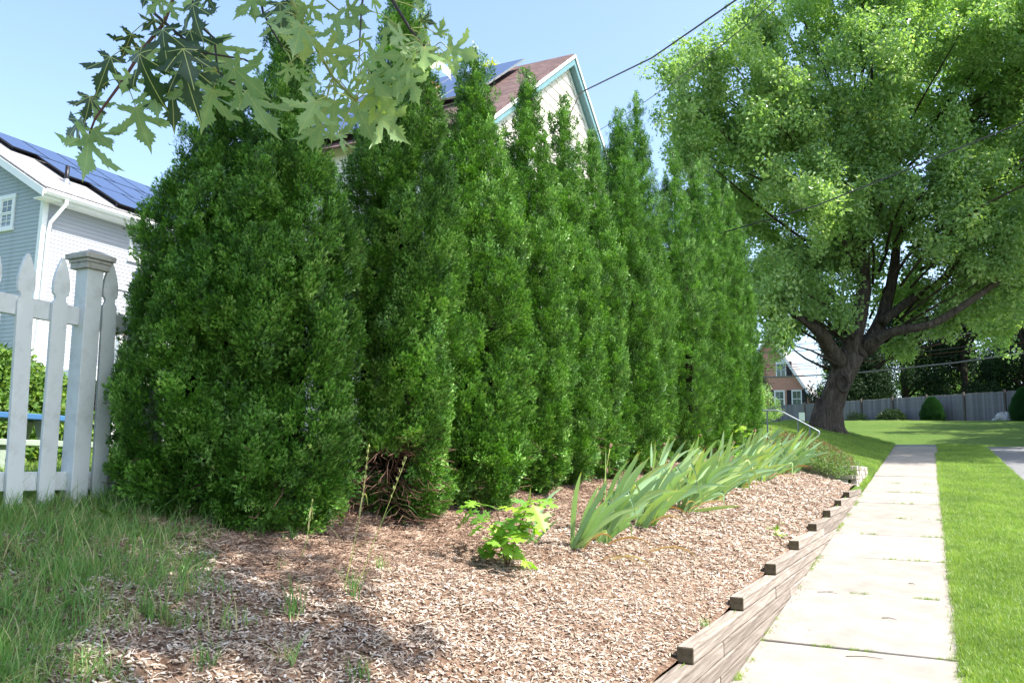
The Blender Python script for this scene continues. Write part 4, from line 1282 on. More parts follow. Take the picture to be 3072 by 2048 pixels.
# golden tree behind the white house, thin leafy shoot by the gable
blobs = [(rr.uniform(-3.0, 1.8), rr.uniform(-2, 2), rr.uniform(7.5, 11.6), rr.uniform(.9, 1.5)) for k in range(16)] + [(1.6, 0, 12.2, .9), (1.9, 0, 13.1, .6), (2.0, 0, 13.9, .35), (-2.6, 0, 12.0, .8), (-3.1, 0, 12.8, .5)]
blob_tree('golden_tree', 'golden yellow tree behind the solar panels of the cream house', 'tree', -16.8, 27.0, 3.0, blobs, YEL_SRC, 10, .22, 350, per=22, scale=(.5, .8))
blobs = [(rr.uniform(-.5, .5), rr.uniform(-.3, .3), rr.uniform(6.5, 9.4), .32) for k in range(14)]
blob_tree('slender_tree', 'slender leafy tree showing right of the cream gable between the hedge tops', 'tree', -6.3, 24.5, 2.5, blobs, MAPLE_SRC, 8.5, .07, 351, per=26, scale=(.4, .6))

# clipped shrubs and low plants along the board fence
def shrub(name, label, x, y, w_, h_, src, seed, n, scale=(.8, 1.2), conic=False):
    z0 = plane(y) if x > -1.2 else H(x, y)
    t = empty(name, (x, y, z0)); tag(t, label, 'shrub')
    rng = np.random.default_rng(seed)
    d = rand_dirs(rng, n); d[:, 2] = np.abs(d[:, 2])
    r = rng.uniform(.55, 1.0, n) ** .5
    P = d * r[:, None] * np.array([w_ / 2, w_ / 2, h_])
    if conic:
        hh = rng.uniform(0, 1, n); rad = np.interp(hh, [0, .3, .75, 1], [.85, 1, .62, .15]) * w_ / 2 * rng.uniform(.75, 1.05, n); th = rng.uniform(0, 6.28, n)
        P = np.stack([rad * np.cos(th), rad * np.sin(th), hh * h_], 1); d = np.stack([np.cos(th), np.sin(th), hh], 1)
    P[:, 2] += .05
    scatter('foliage', P, d + [0, 0, .3], rng.uniform(0, 6.28, n), rng.uniform(*scale, n), src, t, seed)
    mb = MB()
    mb.tube([(0, 0, -.05), (0, 0, h_ * .45)], [.05, .03], 6)
    mb.tube([(0, 0, h_ * .2), (w_ * .25, 0, h_ * .6)], [.03, .012], 5); mb.tube([(0, 0, h_ * .2), (-w_ * .25, 0.05, h_ * .6)], [.03, .012], 5)
    mb.build('stem', M_BARK2, t)
    return t
shrub('clipped_yew', 'round-topped dark green clipped shrub standing against the grey board fence', .10, 60.6, 1.35, 1.5, YEW_SRC, 401, 900, (.7, 1.0), True)
shrub('clipped_yew', 'dark clipped shrub at the right edge of the picture against the board fence', 5.0, 56.9, 1.5, 1.7, YEW_SRC, 402, 800, (.9, 1.3), True)
shrub('rhododendron', 'low rounded green shrub at the fence, left of the round-topped clipped one', -2.45, 62.4, 1.9, .85, RHO_SRC, 403, 170)
shrub('rhododendron', 'low dark brownish shrub at the fence, nearest to the leaning trunk', -4.75, 64.2, 1.8, .75, DARK_SRC, 404, 60, (.25, .4))
shrub('low_shrub', 'small bright green shrub close against the right side of the leaning trunk', -6.5, 64.6, .9, .7, SHRUB_SRC, 405, 120, (1.2, 2))
rk = MB()
r1 = np.random.default_rng(9)
bmv = []
for i in range(7):
    for j in range(12):
        ph_ = pi / 2 * i / 6; a = 2 * pi * j / 12
        q = 1 + .18 * sin(3 * a + i) + r1.uniform(-.06, .06)
        bmv.append((.72 * cos(a) * cos(ph_) * q, .45 * sin(a) * cos(ph_) * q, .45 * sin(ph_) * q - .03))
rk.add(bmv, [(i * 12 + j, i * 12 + (j + 1) % 12, (i + 1) * 12 + (j + 1) % 12, (i + 1) * 12 + j) for i in range(6) for j in range(12)])
o = rk.build('boulder', M_ROCK, None, loc=(4.0, 57.4, plane(57.4)))
tag(o, 'pale grey boulder lying at the foot of the board fence near the right edge', 'boulder')
# bushes in the yard behind the picket fence
def yard_bush(x, y, w_, h_, seed, lab):
    t = shrub('leafy_bush', lab, x, y, w_, h_, SHRUB_SRC, seed, int(w_ * h_ * 420), (1.0, 1.7))
yard_bush(-10.2, 5.9, 2.6, 1.25, 410, 'sunlit green bush behind the first picket at the left edge')
yard_bush(-12.2, 7.3, 1.7, 1.0, 411, 'green bush behind the fence between the second picket and the square post')
yard_bush(-9.2, 3.6, 2.6, 1.1, 412, 'green bush in the yard beyond the left edge of the picture')
# mound of sedum beside the block wall
t = empty('sedum_mound', (-2.1, 16.3, H(-2.1, 16.3) - .05))
tag(t, 'low mound of green groundcover with brown seed heads between the irises and the block wall', 'shrub')
rng = np.random.default_rng(12)
n = 1500
px_, py_ = rng.uniform(-.95, .85, n), rng.uniform(-1.7, 1.5, n)
inside = (px_ / .95) ** 2 + (py_ / 1.7) ** 2 < 1
px_, py_ = px_[inside], py_[inside]
hh = .58 * np.sqrt(1 - (px_ / 1.0) ** 2 * .9 - (py_ / 1.75) ** 2 * .9)
gz_ = Hv(px_ - 2.1, py_ + 16.3) - (H(-2.1, 16.3) - .05)
P = np.stack([px_, py_, gz_ + hh * rng.uniform(.55, 1.0, len(px_))], 1)
scatter('foliage', P, rng.normal(size=P.shape) * .4 + [0, 0, 1], rng.uniform(0, 6.28, len(P)), rng.uniform(.8, 1.3, len(P)), SED_SRC[:1], t, 3)
q = rng.uniform(0, 1, len(P)) < .28
P2 = P[q].copy(); P2[:, 2] = (gz_ + hh)[q] + .05
scatter('seed_heads', P2, rng.normal(size=P2.shape) * .2 + [0, 0, 1], rng.uniform(0, 6.28, len(P2)), rng.uniform(.7, 1.2, len(P2)), SED_SRC[1:], t, 4)

# ================================================================ overhanging silver maple
MAPLE_LEAVES = [
 (-1.525,1.286,2.726,-1.5,1.287,2.636,'f'),
 (-1.626,1.292,2.686,-1.616,1.291,2.586,'f'),
 (-1.604,1.216,2.583,-1.584,1.239,2.469,'f'),
 (-1.819,1.349,2.75,-1.862,1.358,2.692,'f'),
 (-1.834,1.307,2.668,-1.863,1.289,2.575,'f'),
 (-1.6,1.347,2.707,-1.571,1.362,2.615,'f'),
 (-1.54,1.282,2.583,-1.507,1.292,2.465,'f'),
 (-1.62,1.262,2.542,-1.618,1.305,2.463,'b'),
 (-1.698,1.4,2.644,-1.689,1.442,2.551,'b'),
 (-1.602,1.427,2.723,-1.558,1.447,2.611,'b'),
 (-1.461,1.366,2.586,-1.389,1.421,2.523,'b'),
 (-1.596,1.431,2.585,-1.648,1.444,2.493,'b'),
 (-1.556,1.496,2.599,-1.476,1.531,2.466,'b'),
 (-1.747,1.325,2.524,-1.731,1.363,2.413,'b'),
 (-1.82,1.267,2.459,-1.765,1.284,2.394,'b'),
 (-1.821,1.259,2.439,-1.827,1.247,2.325,'b'),
 (-1.948,1.326,2.527,-2.032,1.316,2.482,'f'),
 (-1.835,1.259,2.541,-1.83,1.258,2.481,'f'),
 (-1.916,1.325,2.583,-1.899,1.351,2.51,'b'),
 (-1.645,1.434,2.705,-1.63,1.478,2.631,'b'),
 (-1.443,1.404,2.792,-1.486,1.386,2.728,'b'),
 (-1.471,1.416,2.802,-1.457,1.43,2.732,'b'),
 (-1.325,1.365,2.721,-1.317,1.367,2.653,'f'),
 (-1.461,1.493,2.779,-1.436,1.485,2.712,'b'),
 (-1.55,1.216,2.709,-1.587,1.211,2.677,'b'),
 (-1.584,1.269,2.731,-1.572,1.285,2.687,'b'),
 (-1.661,1.292,2.723,-1.681,1.277,2.691,'f'),
 (-1.655,1.439,2.862,-1.625,1.44,2.821,'f'),
 (-1.658,1.265,2.783,-1.662,1.25,2.741,'f'),
 (-1.67,1.364,2.573,-1.655,1.372,2.481,'f'),
 (-1.582,1.324,2.554,-1.581,1.352,2.494,'b'),
 (-1.54,1.298,2.77,-1.565,1.298,2.719,'b'),
 (-1.771,1.376,2.71,-1.776,1.361,2.625,'b'),
 (-1.513,1.259,2.596,-1.483,1.27,2.51,'f'),
 (-1.615,1.42,2.659,-1.628,1.43,2.606,'b'),
 (-1.669,1.242,2.558,-1.685,1.231,2.504,'b'),
 (-1.148,1.359,2.644,-1.139,1.374,2.568,'b'),
 (-1.162,1.326,2.543,-1.093,1.373,2.556,'b'),
 (-1.284,1.518,2.643,-1.27,1.563,2.602,'b'),
 (-1.259,1.5,2.52,-1.284,1.533,2.439,'b'),
 (-1.169,1.333,2.433,-1.196,1.318,2.36,'b'),
 (-1.249,1.577,2.534,-1.227,1.621,2.449,'b'),
 (-1.133,1.466,2.494,-1.092,1.521,2.47,'y'),
 (-1.153,1.526,2.475,-1.1,1.584,2.417,'b'),
 (-1.104,1.438,2.527,-1.06,1.452,2.452,'b'),
 (-1.115,1.482,2.515,-1.072,1.491,2.444,'b'),
 (-1.114,1.452,2.58,-1.066,1.505,2.597,'b'),
 (-1.066,1.466,2.547,-1.028,1.467,2.455,'b'),
 (-0.997,1.415,2.518,-0.944,1.423,2.494,'b'),
 (-1.105,1.583,2.588,-1.068,1.604,2.518,'b'),
 (-1.03,1.463,2.594,-1.023,1.447,2.548,'b'),
 (-1.145,1.601,2.735,-1.192,1.573,2.727,'b'),
 (-1.022,1.439,2.607,-1.035,1.409,2.569,'b'),
 (-0.957,1.432,2.557,-0.952,1.424,2.485,'b'),
 (-1.062,1.558,2.665,-1.064,1.542,2.612,'b'),
 (-0.908,1.453,2.554,-0.848,1.486,2.535,'b'),
 (-0.944,1.498,2.572,-0.937,1.54,2.54,'b'),
 (-0.938,1.464,2.55,-0.925,1.482,2.496,'b'),
 (-1.03,1.601,2.689,-1.009,1.599,2.724,'b'),
 (-1.052,1.652,2.723,-1.037,1.659,2.72,'y'),
 (-0.989,1.46,2.646,-0.958,1.472,2.637,'f'),
 (-0.961,1.419,2.587,-0.937,1.429,2.568,'b'),
 (-1.137,1.383,2.671,-1.106,1.424,2.68,'b'),
 (-1.241,1.504,2.735,-1.191,1.534,2.709,'b'),
 (-1.193,1.298,2.599,-1.204,1.288,2.522,'b'),
 (-1.226,1.345,2.617,-1.224,1.34,2.532,'y'),
 (-1.211,1.34,2.674,-1.199,1.375,2.648,'b'),
 (-1.068,1.384,2.674,-1.031,1.376,2.648,'b'),
 (-1.097,1.598,2.797,-1.083,1.612,2.781,'b'),
 (-1.342,1.526,2.603,-1.378,1.506,2.575,'b'),
 (-1.343,1.519,2.471,-1.348,1.536,2.421,'b'),
 (-1.301,1.506,2.468,-1.321,1.521,2.415,'b'),
 (-1.211,1.467,2.412,-1.191,1.458,2.359,'b'),
 (-1.258,1.332,2.536,-1.278,1.353,2.503,'b'),
 (-1.375,1.477,2.62,-1.382,1.506,2.6,'b'),
 (-1.127,1.425,2.617,-1.113,1.446,2.597,'y'),
 (-1.359,1.436,2.723,-1.377,1.445,2.674,'b'),
 (-1.269,1.512,2.576,-1.272,1.518,2.539,'b'),
 (-1.202,1.497,2.566,-1.177,1.523,2.559,'y'),
 (-1.224,1.344,2.677,-1.261,1.358,2.654,'b'),
 (-1.074,1.639,2.673,-1.058,1.628,2.614,'b'),
 (-1.319,1.54,2.551,-1.362,1.559,2.497,'b'),
 (-1.218,1.497,2.539,-1.178,1.495,2.485,'b'),
 (-1.18,1.592,2.525,-1.139,1.598,2.465,'b'),
 (-1.339,1.501,2.717,-1.367,1.509,2.654,'b'),
 (-1.08,1.377,2.525,-1.038,1.38,2.499,'b'),
 (-1.307,1.409,2.733,-1.323,1.411,2.701,'b'),
 (-1.214,1.508,2.631,-1.262,1.517,2.609,'b'),
 (-1.266,1.311,2.655,-1.256,1.292,2.593,'b'),
 (-1.367,1.461,2.786,-1.309,1.463,2.754,'b'),
]
MAPLE_TWIGS = [
 ([(-1.617,1.308,2.820),(-1.626,1.310,2.776),(-1.649,1.309,2.717),(-1.698,1.294,2.654),(-1.745,1.283,2.577),(-1.813,1.265,2.481),(-1.828,1.264,2.444)],0.0055),
 ([(-1.599,1.345,2.788),(-1.585,1.362,2.725),(-1.554,1.384,2.693),(-1.550,1.399,2.612),(-1.524,1.416,2.587),(-1.494,1.436,2.561)],0.004),
 ([(-1.469,1.438,2.830),(-1.462,1.451,2.774),(-1.422,1.485,2.688)],0.004),
 ([(-1.475,1.411,2.633),(-1.450,1.426,2.619),(-1.443,1.433,2.597)],0.0025),
 ([(-1.304,1.364,2.754),(-1.293,1.377,2.712),(-1.276,1.392,2.673),(-1.246,1.418,2.606),(-1.218,1.443,2.546),(-1.174,1.474,2.493)],0.006),
 ([(-1.091,1.473,2.748),(-1.084,1.480,2.730),(-1.051,1.508,2.663),(-1.024,1.528,2.626),(-1.006,1.539,2.615)],0.005),
 ([(-1.173,1.484,2.775),(-1.180,1.488,2.730),(-1.187,1.496,2.661),(-1.190,1.501,2.620)],0.003),
 ([(-1.241,1.419,2.752),(-1.235,1.424,2.738),(-1.212,1.440,2.716),(-1.192,1.451,2.711)],0.003),
]
def leaf_outline(seed):
    rr = random.Random(seed)
    half = [(.0, .0), (.05, -.035), (.13, -.075), (.17, -.055), (.26, -.12), (.29, -.085), (.42, -.13), (.38, -.06), (.45, -.03), (.34, .005), (.32, .05), (.24, .05), (.17, .10),
            (.13, .135), (.20, .20), (.28, .21), (.31, .26), (.39, .245), (.42, .31), (.50, .29), (.53, .36), (.64, .35), (.80, .43), (.64, .45), (.63, .51), (.52, .47), (.50, .53), (.41, .47), (.39, .50), (.30, .42), (.19, .36), (.105, .315),
            (.115, .40), (.135, .47), (.20, .50), (.17, .55), (.27, .63), (.20, .645), (.235, .72), (.155, .70), (.17, .78), (.10, .775), (.10, .85), (.055, .86), (.035, .94), (.0, 1.08)]
    R_ = [(x * rr.uniform(.88, 1.1), y + rr.uniform(-.015, .015)) for x, y in half]
    L_ = [(-x * rr.uniform(.88, 1.1), y + rr.uniform(-.015, .015)) for x, y in half]
    R_[0] = L_[0] = (0, 0); R_[-1] = L_[-1] = (rr.uniform(-.03, .03), 1.08)
    return R_ + L_[-2:0:-1]
import bmesh
from mathutils.geometry import delaunay_2d_cdt
def leaf_mesh(seed, mat, outline, cuts=1, cup=.25, droop=.25, wav=.05, name='leaf'):
    rr = random.Random(seed * 7 + 1)
    n_ = len(outline)
    def inside(x, y):
        c = False
        for i in range(n_):
            x1, y1 = outline[i]; x2, y2 = outline[i - 1]
            if (y1 > y) != (y2 > y) and x < (x2 - x1) * (y - y1) / (y2 - y1 + 1e-12) + x1: c = not c
        return c
    pts = [Vector(p) for p in outline]
    if cuts:
        g = .085
        for i in range(-10, 11):
            for j in range(-2, 13):
                x, y = i * g + (j % 2) * g / 2, j * g
                if inside(x, y) and min((x - a_) ** 2 + (y - b_) ** 2 for a_, b_ in outline) > .0012: pts.append(Vector((x, y)))
    vo, eo, fo_, _, _, _ = delaunay_2d_cdt(pts, [(i, (i + 1) % n_) for i in range(n_)], [], 1, 1e-5)
    bm = bmesh.new()
    vs = [bm.verts.new((p[0], p[1], 0)) for p in vo]
    for q in fo_:
        cx_, cy_ = sum(vo[k][0] for k in q) / 3, sum(vo[k][1] for k in q) / 3
        if inside(cx_, cy_): bm.faces.new([vs[k] for k in q])
    for v in [v for v in bm.verts if not v.link_faces]: bm.verts.remove(v)
    bm.normal_update()
    for f in bm.faces:
        if f.normal.z < 0: f.normal_flip()
    uvl = bm.loops.layers.uv.new('uv')
    for f in bm.faces:
        f.smooth = True
        for l in f.loops: l[uvl].uv = (l.vert.co.x, l.vert.co.y)
    ph = rr.uniform(0, 6)
    fold = rr.uniform(.1, .5)
    for v in bm.verts:
        x, y = v.co.x, v.co.y
        v.co.z = -cup * abs(x) * fold * .9 - cup * x * x * .6 - droop * y * y * .8 + wav * sin(5 * x + ph) * sin(4 * y + ph * 2) + .10 * sin(ph) * x
    bm.normal_update()
    if sum(f.normal.z for f in bm.faces) < 0:
        for f in bm.faces: f.normal_flip()
    me = bpy.data.meshes.new(name)
    bm.to_mesh(me); bm.free()
    me.materials.append(mat)
    return me
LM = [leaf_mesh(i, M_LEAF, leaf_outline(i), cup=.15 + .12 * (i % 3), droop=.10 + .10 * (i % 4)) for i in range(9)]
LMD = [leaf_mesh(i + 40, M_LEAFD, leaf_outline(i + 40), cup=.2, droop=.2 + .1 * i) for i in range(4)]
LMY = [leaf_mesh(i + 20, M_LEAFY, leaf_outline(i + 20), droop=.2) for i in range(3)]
nm = empty('silver_maple', (1.9, -3.6, plane(-3.6)))
tag(nm, 'silver maple overhead whose deeply cut leaves hang into the upper left', 'tree')
NM0 = Vector((1.9, -3.6, plane(-3.6)))
rng = random.Random(31)
camp = Vector((0, 0, 1.65))
twig_pts = []
for P, r in MAPLE_TWIGS:
    Q = resample(P, .06)
    twig_pts += [Vector(q) for q in Q]
def place_leaf(base, tip, side):
    base, tip = Vector(base), Vector(tip)
    d = tip - base
    L = d.length * 1.05
    y = d.normalized()
    view = (base - camp).normalized()
    n = -view if side == 'f' else view        # top side up (+z) faces the viewer only for 'f'
    ax = Vector((rng.uniform(-1, 1), rng.uniform(-1, 1), rng.uniform(-1, 1)))
    n = (n + ax * .55).normalized()
    x = y.cross(n).normalized()
    z = x.cross(y).normalized()
    M = Matrix((x, y, z)).transposed().to_4x4()
    M.translation = base - NM0
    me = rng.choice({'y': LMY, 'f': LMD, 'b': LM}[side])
    o = link_obj('leaf', me, nm)
    wsc = rng.uniform(.82, 1.08)
    o.matrix_local = M @ Matrix.Diagonal((L * wsc, L, L, 1))
    return o
for (bx_, by_, bz_, tx, ty, tz_, side) in MAPLE_LEAVES:
    place_leaf((bx_, by_, bz_), (tx, ty, tz_), side)
for i, (P, r) in enumerate(MAPLE_TWIGS):
    Q = resample(P, .05) - np.array(NM0)
    mb = MB(); mb.tube(Q, np.linspace(r, r * .45, len(Q)), 7, .06, i)
    mb.build('twig', (M_TWIGRED, M_TWIGDARK, M_TWIGDARK, M_TWIGDARK, M_TWIGGREEN, M_TWIGDARK, M_TWIGDARK, M_TWIGGREEN)[i], nm, smooth=True)
st = MB()
for (bx_, by_, bz_, tx, ty, tz_, side) in MAPLE_LEAVES:
    b = Vector((bx_, by_, bz_))
    q = sorted(twig_pts, key=lambda p: (p - b).length + .35 * max(0, b.z - p.z))[0]
    if (q - b).length < .006: continue
    mid = (q + b) / 2 + Vector((0, 0, .12 * (q - b).length))
    st.tube(resample([q - NM0, mid - NM0, b - NM0], .02), .0013, 5)
so = st.build('leaf_stalks', M_PETIOLE, nm, smooth=True); so['kind'] = 'stuff'
# trunk, limbs and upper crown, all behind and above the frame
mb = MB(); mb.tube(resample([(0, 0, -.3), (-.05, .1, 1.6), (-.15, .3, 3.2)], .4), np.linspace(.36, .26, len(resample([(0, 0, -.3), (-.05, .1, 1.6), (-.15, .3, 3.2)], .4))), 16, .06, 2)
mb.build('trunk', M_BARK, nm, smooth=True)
def limb(pts, r0, r1):
    Q = resample([Vector(p) - NM0 for p in pts], .3); mb = MB(); mb.tube(Q, np.linspace(r0, r1, len(Q)), 9, .06, 3); mb.build('limb', M_BARK, nm, smooth=True)
fk = (1.75, -3.3, 2.95)
limb([fk, (.9, -1.6, 4.9), (-.2, 1.0, 6.4), (-1.0, 3.0, 7.0)], .19, .06)
limb([fk, (.6, -2.2, 4.6), (-1.2, -.3, 5.2), (-1.75, .9, 4.6), (-2.0, 1.35, 3.9)], .13, .02)
limb([(-1.2, -.3, 5.2), (-1.5, 1.0, 4.9), (-1.35, 1.5, 4.2)], .07, .015)
limb([fk, (2.6, -3.8, 5.2), (3.0, -3.0, 7.5)], .16, .05)
# twigs joining the hanging sprays to the limb ends
jn = MB()
for P, r in MAPLE_TWIGS:
    p0 = Vector(P[0]); e = Vector((-2.0, 1.35, 3.9)) if p0.x < -1.05 else Vector((-1.35, 1.5, 4.2))
    e2 = p0 + (p0 - Vector(P[1])).normalized() * .25
    jn.tube(resample([e - NM0, (e + e2) / 2 + Vector((.1, 0, .1)) - NM0, e2 - NM0, p0 - NM0], .1), np.linspace(.012, r, len(resample([e - NM0, (e + e2) / 2 + Vector((.1, 0, .1)) - NM0, e2 - NM0, p0 - NM0], .1))), 6)
jo = jn.build('hanging_twigs', M_TWIGDARK, nm, smooth=True); jo['kind'] = 'stuff'
# crown leaves (real leaf shapes, small mesh) spread through the upper crown
LSRC = []
for i in range(2):
    me = leaf_mesh(60 + i, M_LEAF, leaf_outline(60 + i)[::2], cuts=0)
    LSRC.append(bpy.data.objects.new('crown_leaf_%s' % ('broad', 'narrow')[i], me))
CROWN_NEAR = [(-1.55, 0.90, 5.2, .8, 150), (-1.25, 2.30, 6.0, 1.1, 225), (-0.55, 3.30, 7.0, 1.2, 465), (-0.25, 1.70, 6.4, 1.1, 420), (0.05, 3.10, 7.6, 1.1, 390), (-0.65, 0.30, 5.8, 1.0, 345),
 (0.25, 3.90, 8.0, 1.1, 345), (0.75, 2.30, 7.8, .9, 285), (0.55, 0.50, 6.8, 1.0, 300), (-2.05, -0.30, 5.6, 1.0, 375), (1.15, -1.50, 6.4, 1.2, 450), (2.35, -3.30, 7.2, 1.6, 600), (3.55, -3.90, 8.4, 1.6, 525), (0.95, -3.70, 6.2, 1.3, 375), (1.95, -1.90, 8.4, 1.4, 450),
 (-0.05, 1.30, 5.0, .6, 315), (0.25, 0.90, 4.7, .45, 180), (-0.55, 4.10, 7.2, 1.0, 315), (-1.25, 3.70, 6.8, 1.0, 300), (0.45, 4.70, 8.2, 1.0, 285), (-0.75, 4.70, 7.6, .9, 240), (1.15, 3.00, 6.4, .9, 142), (1.60, 2.70, 6.9, .8, 127), (0.85, 3.90, 7.2, .9, 165), (0.55, 2.90, 6.2, .8, 165), (-1.05, 4.10, 6.4, .8, 195), (-0.85, 3.60, 6.1, .7, 165), (-1.75, 3.60, 5.9, .6, 120)]
r2 = np.random.default_rng(55)
P_ = []
for (cx, cy, cz, r, n) in CROWN_NEAR:
    n = int(n * 1.7)
    d = rand_dirs(r2, n)
    sub = rand_dirs(r2, max(3, n // 14)) * (r * r2.uniform(.2, 1, max(3, n // 14)) ** .5)[:, None]
    P_.append(np.array([cx, cy, cz]) + sub[r2.integers(0, len(sub), n)] + d * (.34 * r2.uniform(0, 1, n) ** .5)[:, None])
P_ = np.concatenate(P_) - np.array(NM0)
nn = r2.normal(size=P_.shape) * .45 + [0, 0, 1.0]
scatter('crown_foliage', P_, nn, r2.uniform(0, 6.28, len(P_)), r2.uniform(.10, .16, len(P_)), LSRC, nm, 9)

# ================================================================ irises
def iris_leaf_mesh(seed, L=1.0, w_=.068, bend=.5, fold_at=None):
    rr = random.Random(seed)
    n = 12
    v, f, uv = [], [], []
    ang = 0.0; p = np.array([0.0, 0.0]); ds = L / n
    wob = rr.uniform(-.3, .3)
    for i in range(n + 1):
        t = i / n
        wd = w_ * (np.interp(t, [0, .15, .5, .8, .93, 1.0], [.62, .8, 1.0, .72, .36, .02]))
        tw = .5 * t * wob
        # blade is bent in its own plane of flatness (x) and droops (y)
        a = np.array([cos(tw), sin(tw), 0]) * wd / 2
        c = np.array([p[0], wob * .12 * t * t, p[1]])
        rise = .10 * wd
        v += [c - a, c + np.array([-sin(tw), cos(tw), 0]) * rise, c + a]
        uv += [(0, t), (.5, t), (1, t)]
        ang = bend * t ** 1.7 if fold_at is None or t < fold_at else bend * t ** 1.7 + 1.9
        p = p + ds * np.array([sin(ang), cos(ang)])
    for i in range(n):
        for j in (0, 1):
            f.append((i * 3 + j, i * 3 + j + 1, i * 3 + j + 4, i * 3 + j + 3))
    me = bpy.data.meshes.new('leaf')
    me.from_pydata([tuple(q) for q in v], [], f)
    me.materials.append(M_IRIS)
    ul = me.uv_layers.new(name='uv')
    for lp in me.loops: ul.data[lp.index].uv = uv[lp.vertex_index]
    me.polygons.foreach_set('use_smooth', [True] * len(f))
    return me
IRM = [iris_leaf_mesh(i, bend=(.15, .35, .55, .8, 1.15, .1, .45)[i]) for i in range(7)] + [iris_leaf_mesh(9, bend=.5, fold_at=.72)]
IRD = []
for i in range(3):
    me = iris_leaf_mesh(40 + i, bend=1.5 + .4 * i, w_=.03).copy(); me.materials[0] = M_IRISDEAD; IRD.append(me)
def flower_stalk(parent, rr, x, y, h, lean):
    mb = MB()
    pts = resample([(x, y, 0), (x + lean[0] * .4, y + lean[1] * .4, h * .5), (x + lean[0], y + lean[1], h)], .1)
    mb.tube(pts, np.linspace(.006, .003, len(pts)), 6)
    o = mb.build('flower_stalk', M_PETIOLE if rr.random() < .6 else M_DEADTWIG, parent, smooth=True)
    hd = MB()
    for k in range(3):
        c = pts[-1 - k * 2 if len(pts) > 5 else -1]
        a = rr.uniform(0, 6.28)
        hd.tube([c, c + np.array([.03 * cos(a), .03 * sin(a), .03]), c + np.array([.045 * cos(a), .045 * sin(a), .02 - .02 * k])], [.006, .013, .004], 6, .3, k)
    hd.build('withered_bloom', M_DEADTWIG, o)
def iris(x, y, nleaf, Lm, label, seed, spread=.10, dead=2, stalks=0, lx=.62):
    t = empty('iris_clump', (x, y, H(x, y) + .01))
    tag(t, label, 'iris', 'irises in a line through the mulch bed')
    rr = random.Random(seed)
    for k in range(nleaf):
        u = (k + .5) / nleaf
        lean = rr.gauss(lx * 0.95, .30)
        az = rr.gauss(.10, .45)
        me = IRM[rr.choice([0, 1, 1, 2, 2, 3, 3, 4, 5, 6, 7]) if rr.random() < .93 else 7]
        L = Lm * rr.uniform(.62, 1.15)
        if lean < .15: me = IRM[rr.choice([0, 5, 1])]
        o = link_obj('leaf', me, t, (rr.uniform(-.5, .5) * spread, rr.uniform(-1.4, 1.4) * spread, -.02))
        # flat face of the blade fan turned towards the walk and viewer
        o.rotation_euler = (rr.gauss(0, .12), lean * .75, az)
        o.scale = (rr.uniform(.8, 1.25), 1, L)
        q = .72 + rr.uniform(-.1, .1)
        o.scale = (L * rr.uniform(.85, 1.2), L, L)
    for k in range(dead):
        o = link_obj('withered_leaf', IRD[rr.randrange(3)], t, (rr.uniform(0, .12), rr.uniform(-.2, .1), .01))
        o.rotation_euler = (rr.uniform(-.3, .3), rr.uniform(.9, 1.2), rr.uniform(-1.0, .5)); L = rr.uniform(.35, .6); o.scale = (L, L, L)
    for k in range(stalks):
        flower_stalk(t, rr, rr.uniform(-.05, .05), rr.uniform(-.1, .1), rr.uniform(.50, .70), (rr.uniform(.1, .3), rr.uniform(-.1, .1)))
    return t
IR = [
 (-2.62, 5.42, 7, .46, 'small sparse iris clump just behind the oak seedling, nearest to the viewer', .05, 0, 0, .55),
 (-2.36, 5.72, 10, .66, 'front iris clump with one upright leftmost blade, at the near end of the line', .04, 1, 0, .70),
 (-2.30, 6.08, 12, .72, 'iris clump whose long blades arch low over the mulch, just past the front one', .05, 2, 0, .80),
 (-2.46, 6.60, 14, .74, 'tall iris clump with blades reaching up against the evergreens and a withered bloom stalk', .09, 1, 1, .62),
 (-2.30, 7.15, 14, .72, 'iris clump behind the tall bloom stalk, spreading toward the sidewalk', .09, 2, 1, .75),
 (-2.44, 7.75, 15, .72, 'iris clump in the near middle of the line, with orange-tipped blades', .10, 1, 0, .66),
 (-2.28, 8.35, 15, .72, 'iris clump at the middle of the line, low blades drooping onto the mulch', .10, 3, 0, .78),
 (-2.44, 9.0, 15, .74, 'iris clump just past the middle of the line', .10, 1, 1, .64),
 (-2.26, 9.65, 15, .74, 'iris clump level with the tiny seedling in the mulch', .12, 2, 0, .74),
 (-2.42, 10.35, 16, .76, 'dense iris clump below the bushy bright arborvitae', .12, 1, 1, .62),
 (-2.28, 11.05, 16, .76, 'dense iris clump farther along, fanning toward the timbers', .12, 2, 0, .72),
 (-2.42, 11.8, 16, .78, 'far iris clump with tan withered blooms above it', .12, 1, 2, .60),
 (-2.26, 12.5, 16, .78, 'far iris clump, fourth from the end of the line', .13, 2, 1, .70),
 (-2.44, 13.2, 16, .80, 'far iris clump, third from the end of the line near the handrail', .13, 1, 2, .58),
 (-2.22, 13.9, 16, .80, 'next to last iris clump with several dried bloom stalks in front of the handrail', .13, 1, 3, .62),
 (-2.12, 14.5, 14, .72, 'last iris clump at the far right end, its blades over the groundcover mound', .12, 1, 2, .72),
]
for i, (x, y, n, L, lab, sp, de, stk, lx) in enumerate(IR): iris(x, y, int(n * (1.0 if i == 0 else 1.35)), L * 1.0, lab, 500 + i, sp * 1.3, de, stk, lx)
# flattened yellow and tan blades on the mulch beside the line
for (x, y, a, L) in ((-2.05, 5.62, -.5, .5), (-1.95, 6.2, -.35, .55), (-2.1, 5.55, -.15, .38)):
    o = link_obj('fallen_iris_leaf', IRD[0], None, (x, y, H(x, y) + .03), (0, 1.25, a), (L, L, L))
    tag(o, {5.62: 'tan withered iris blade lying on the mulch below the nearest tall clump', 6.2: 'orange-brown withered blade on the mulch in front of the second tall clump', 5.55: 'short yellowing blade on the mulch just right of the oak seedling'}[y], 'leaf')

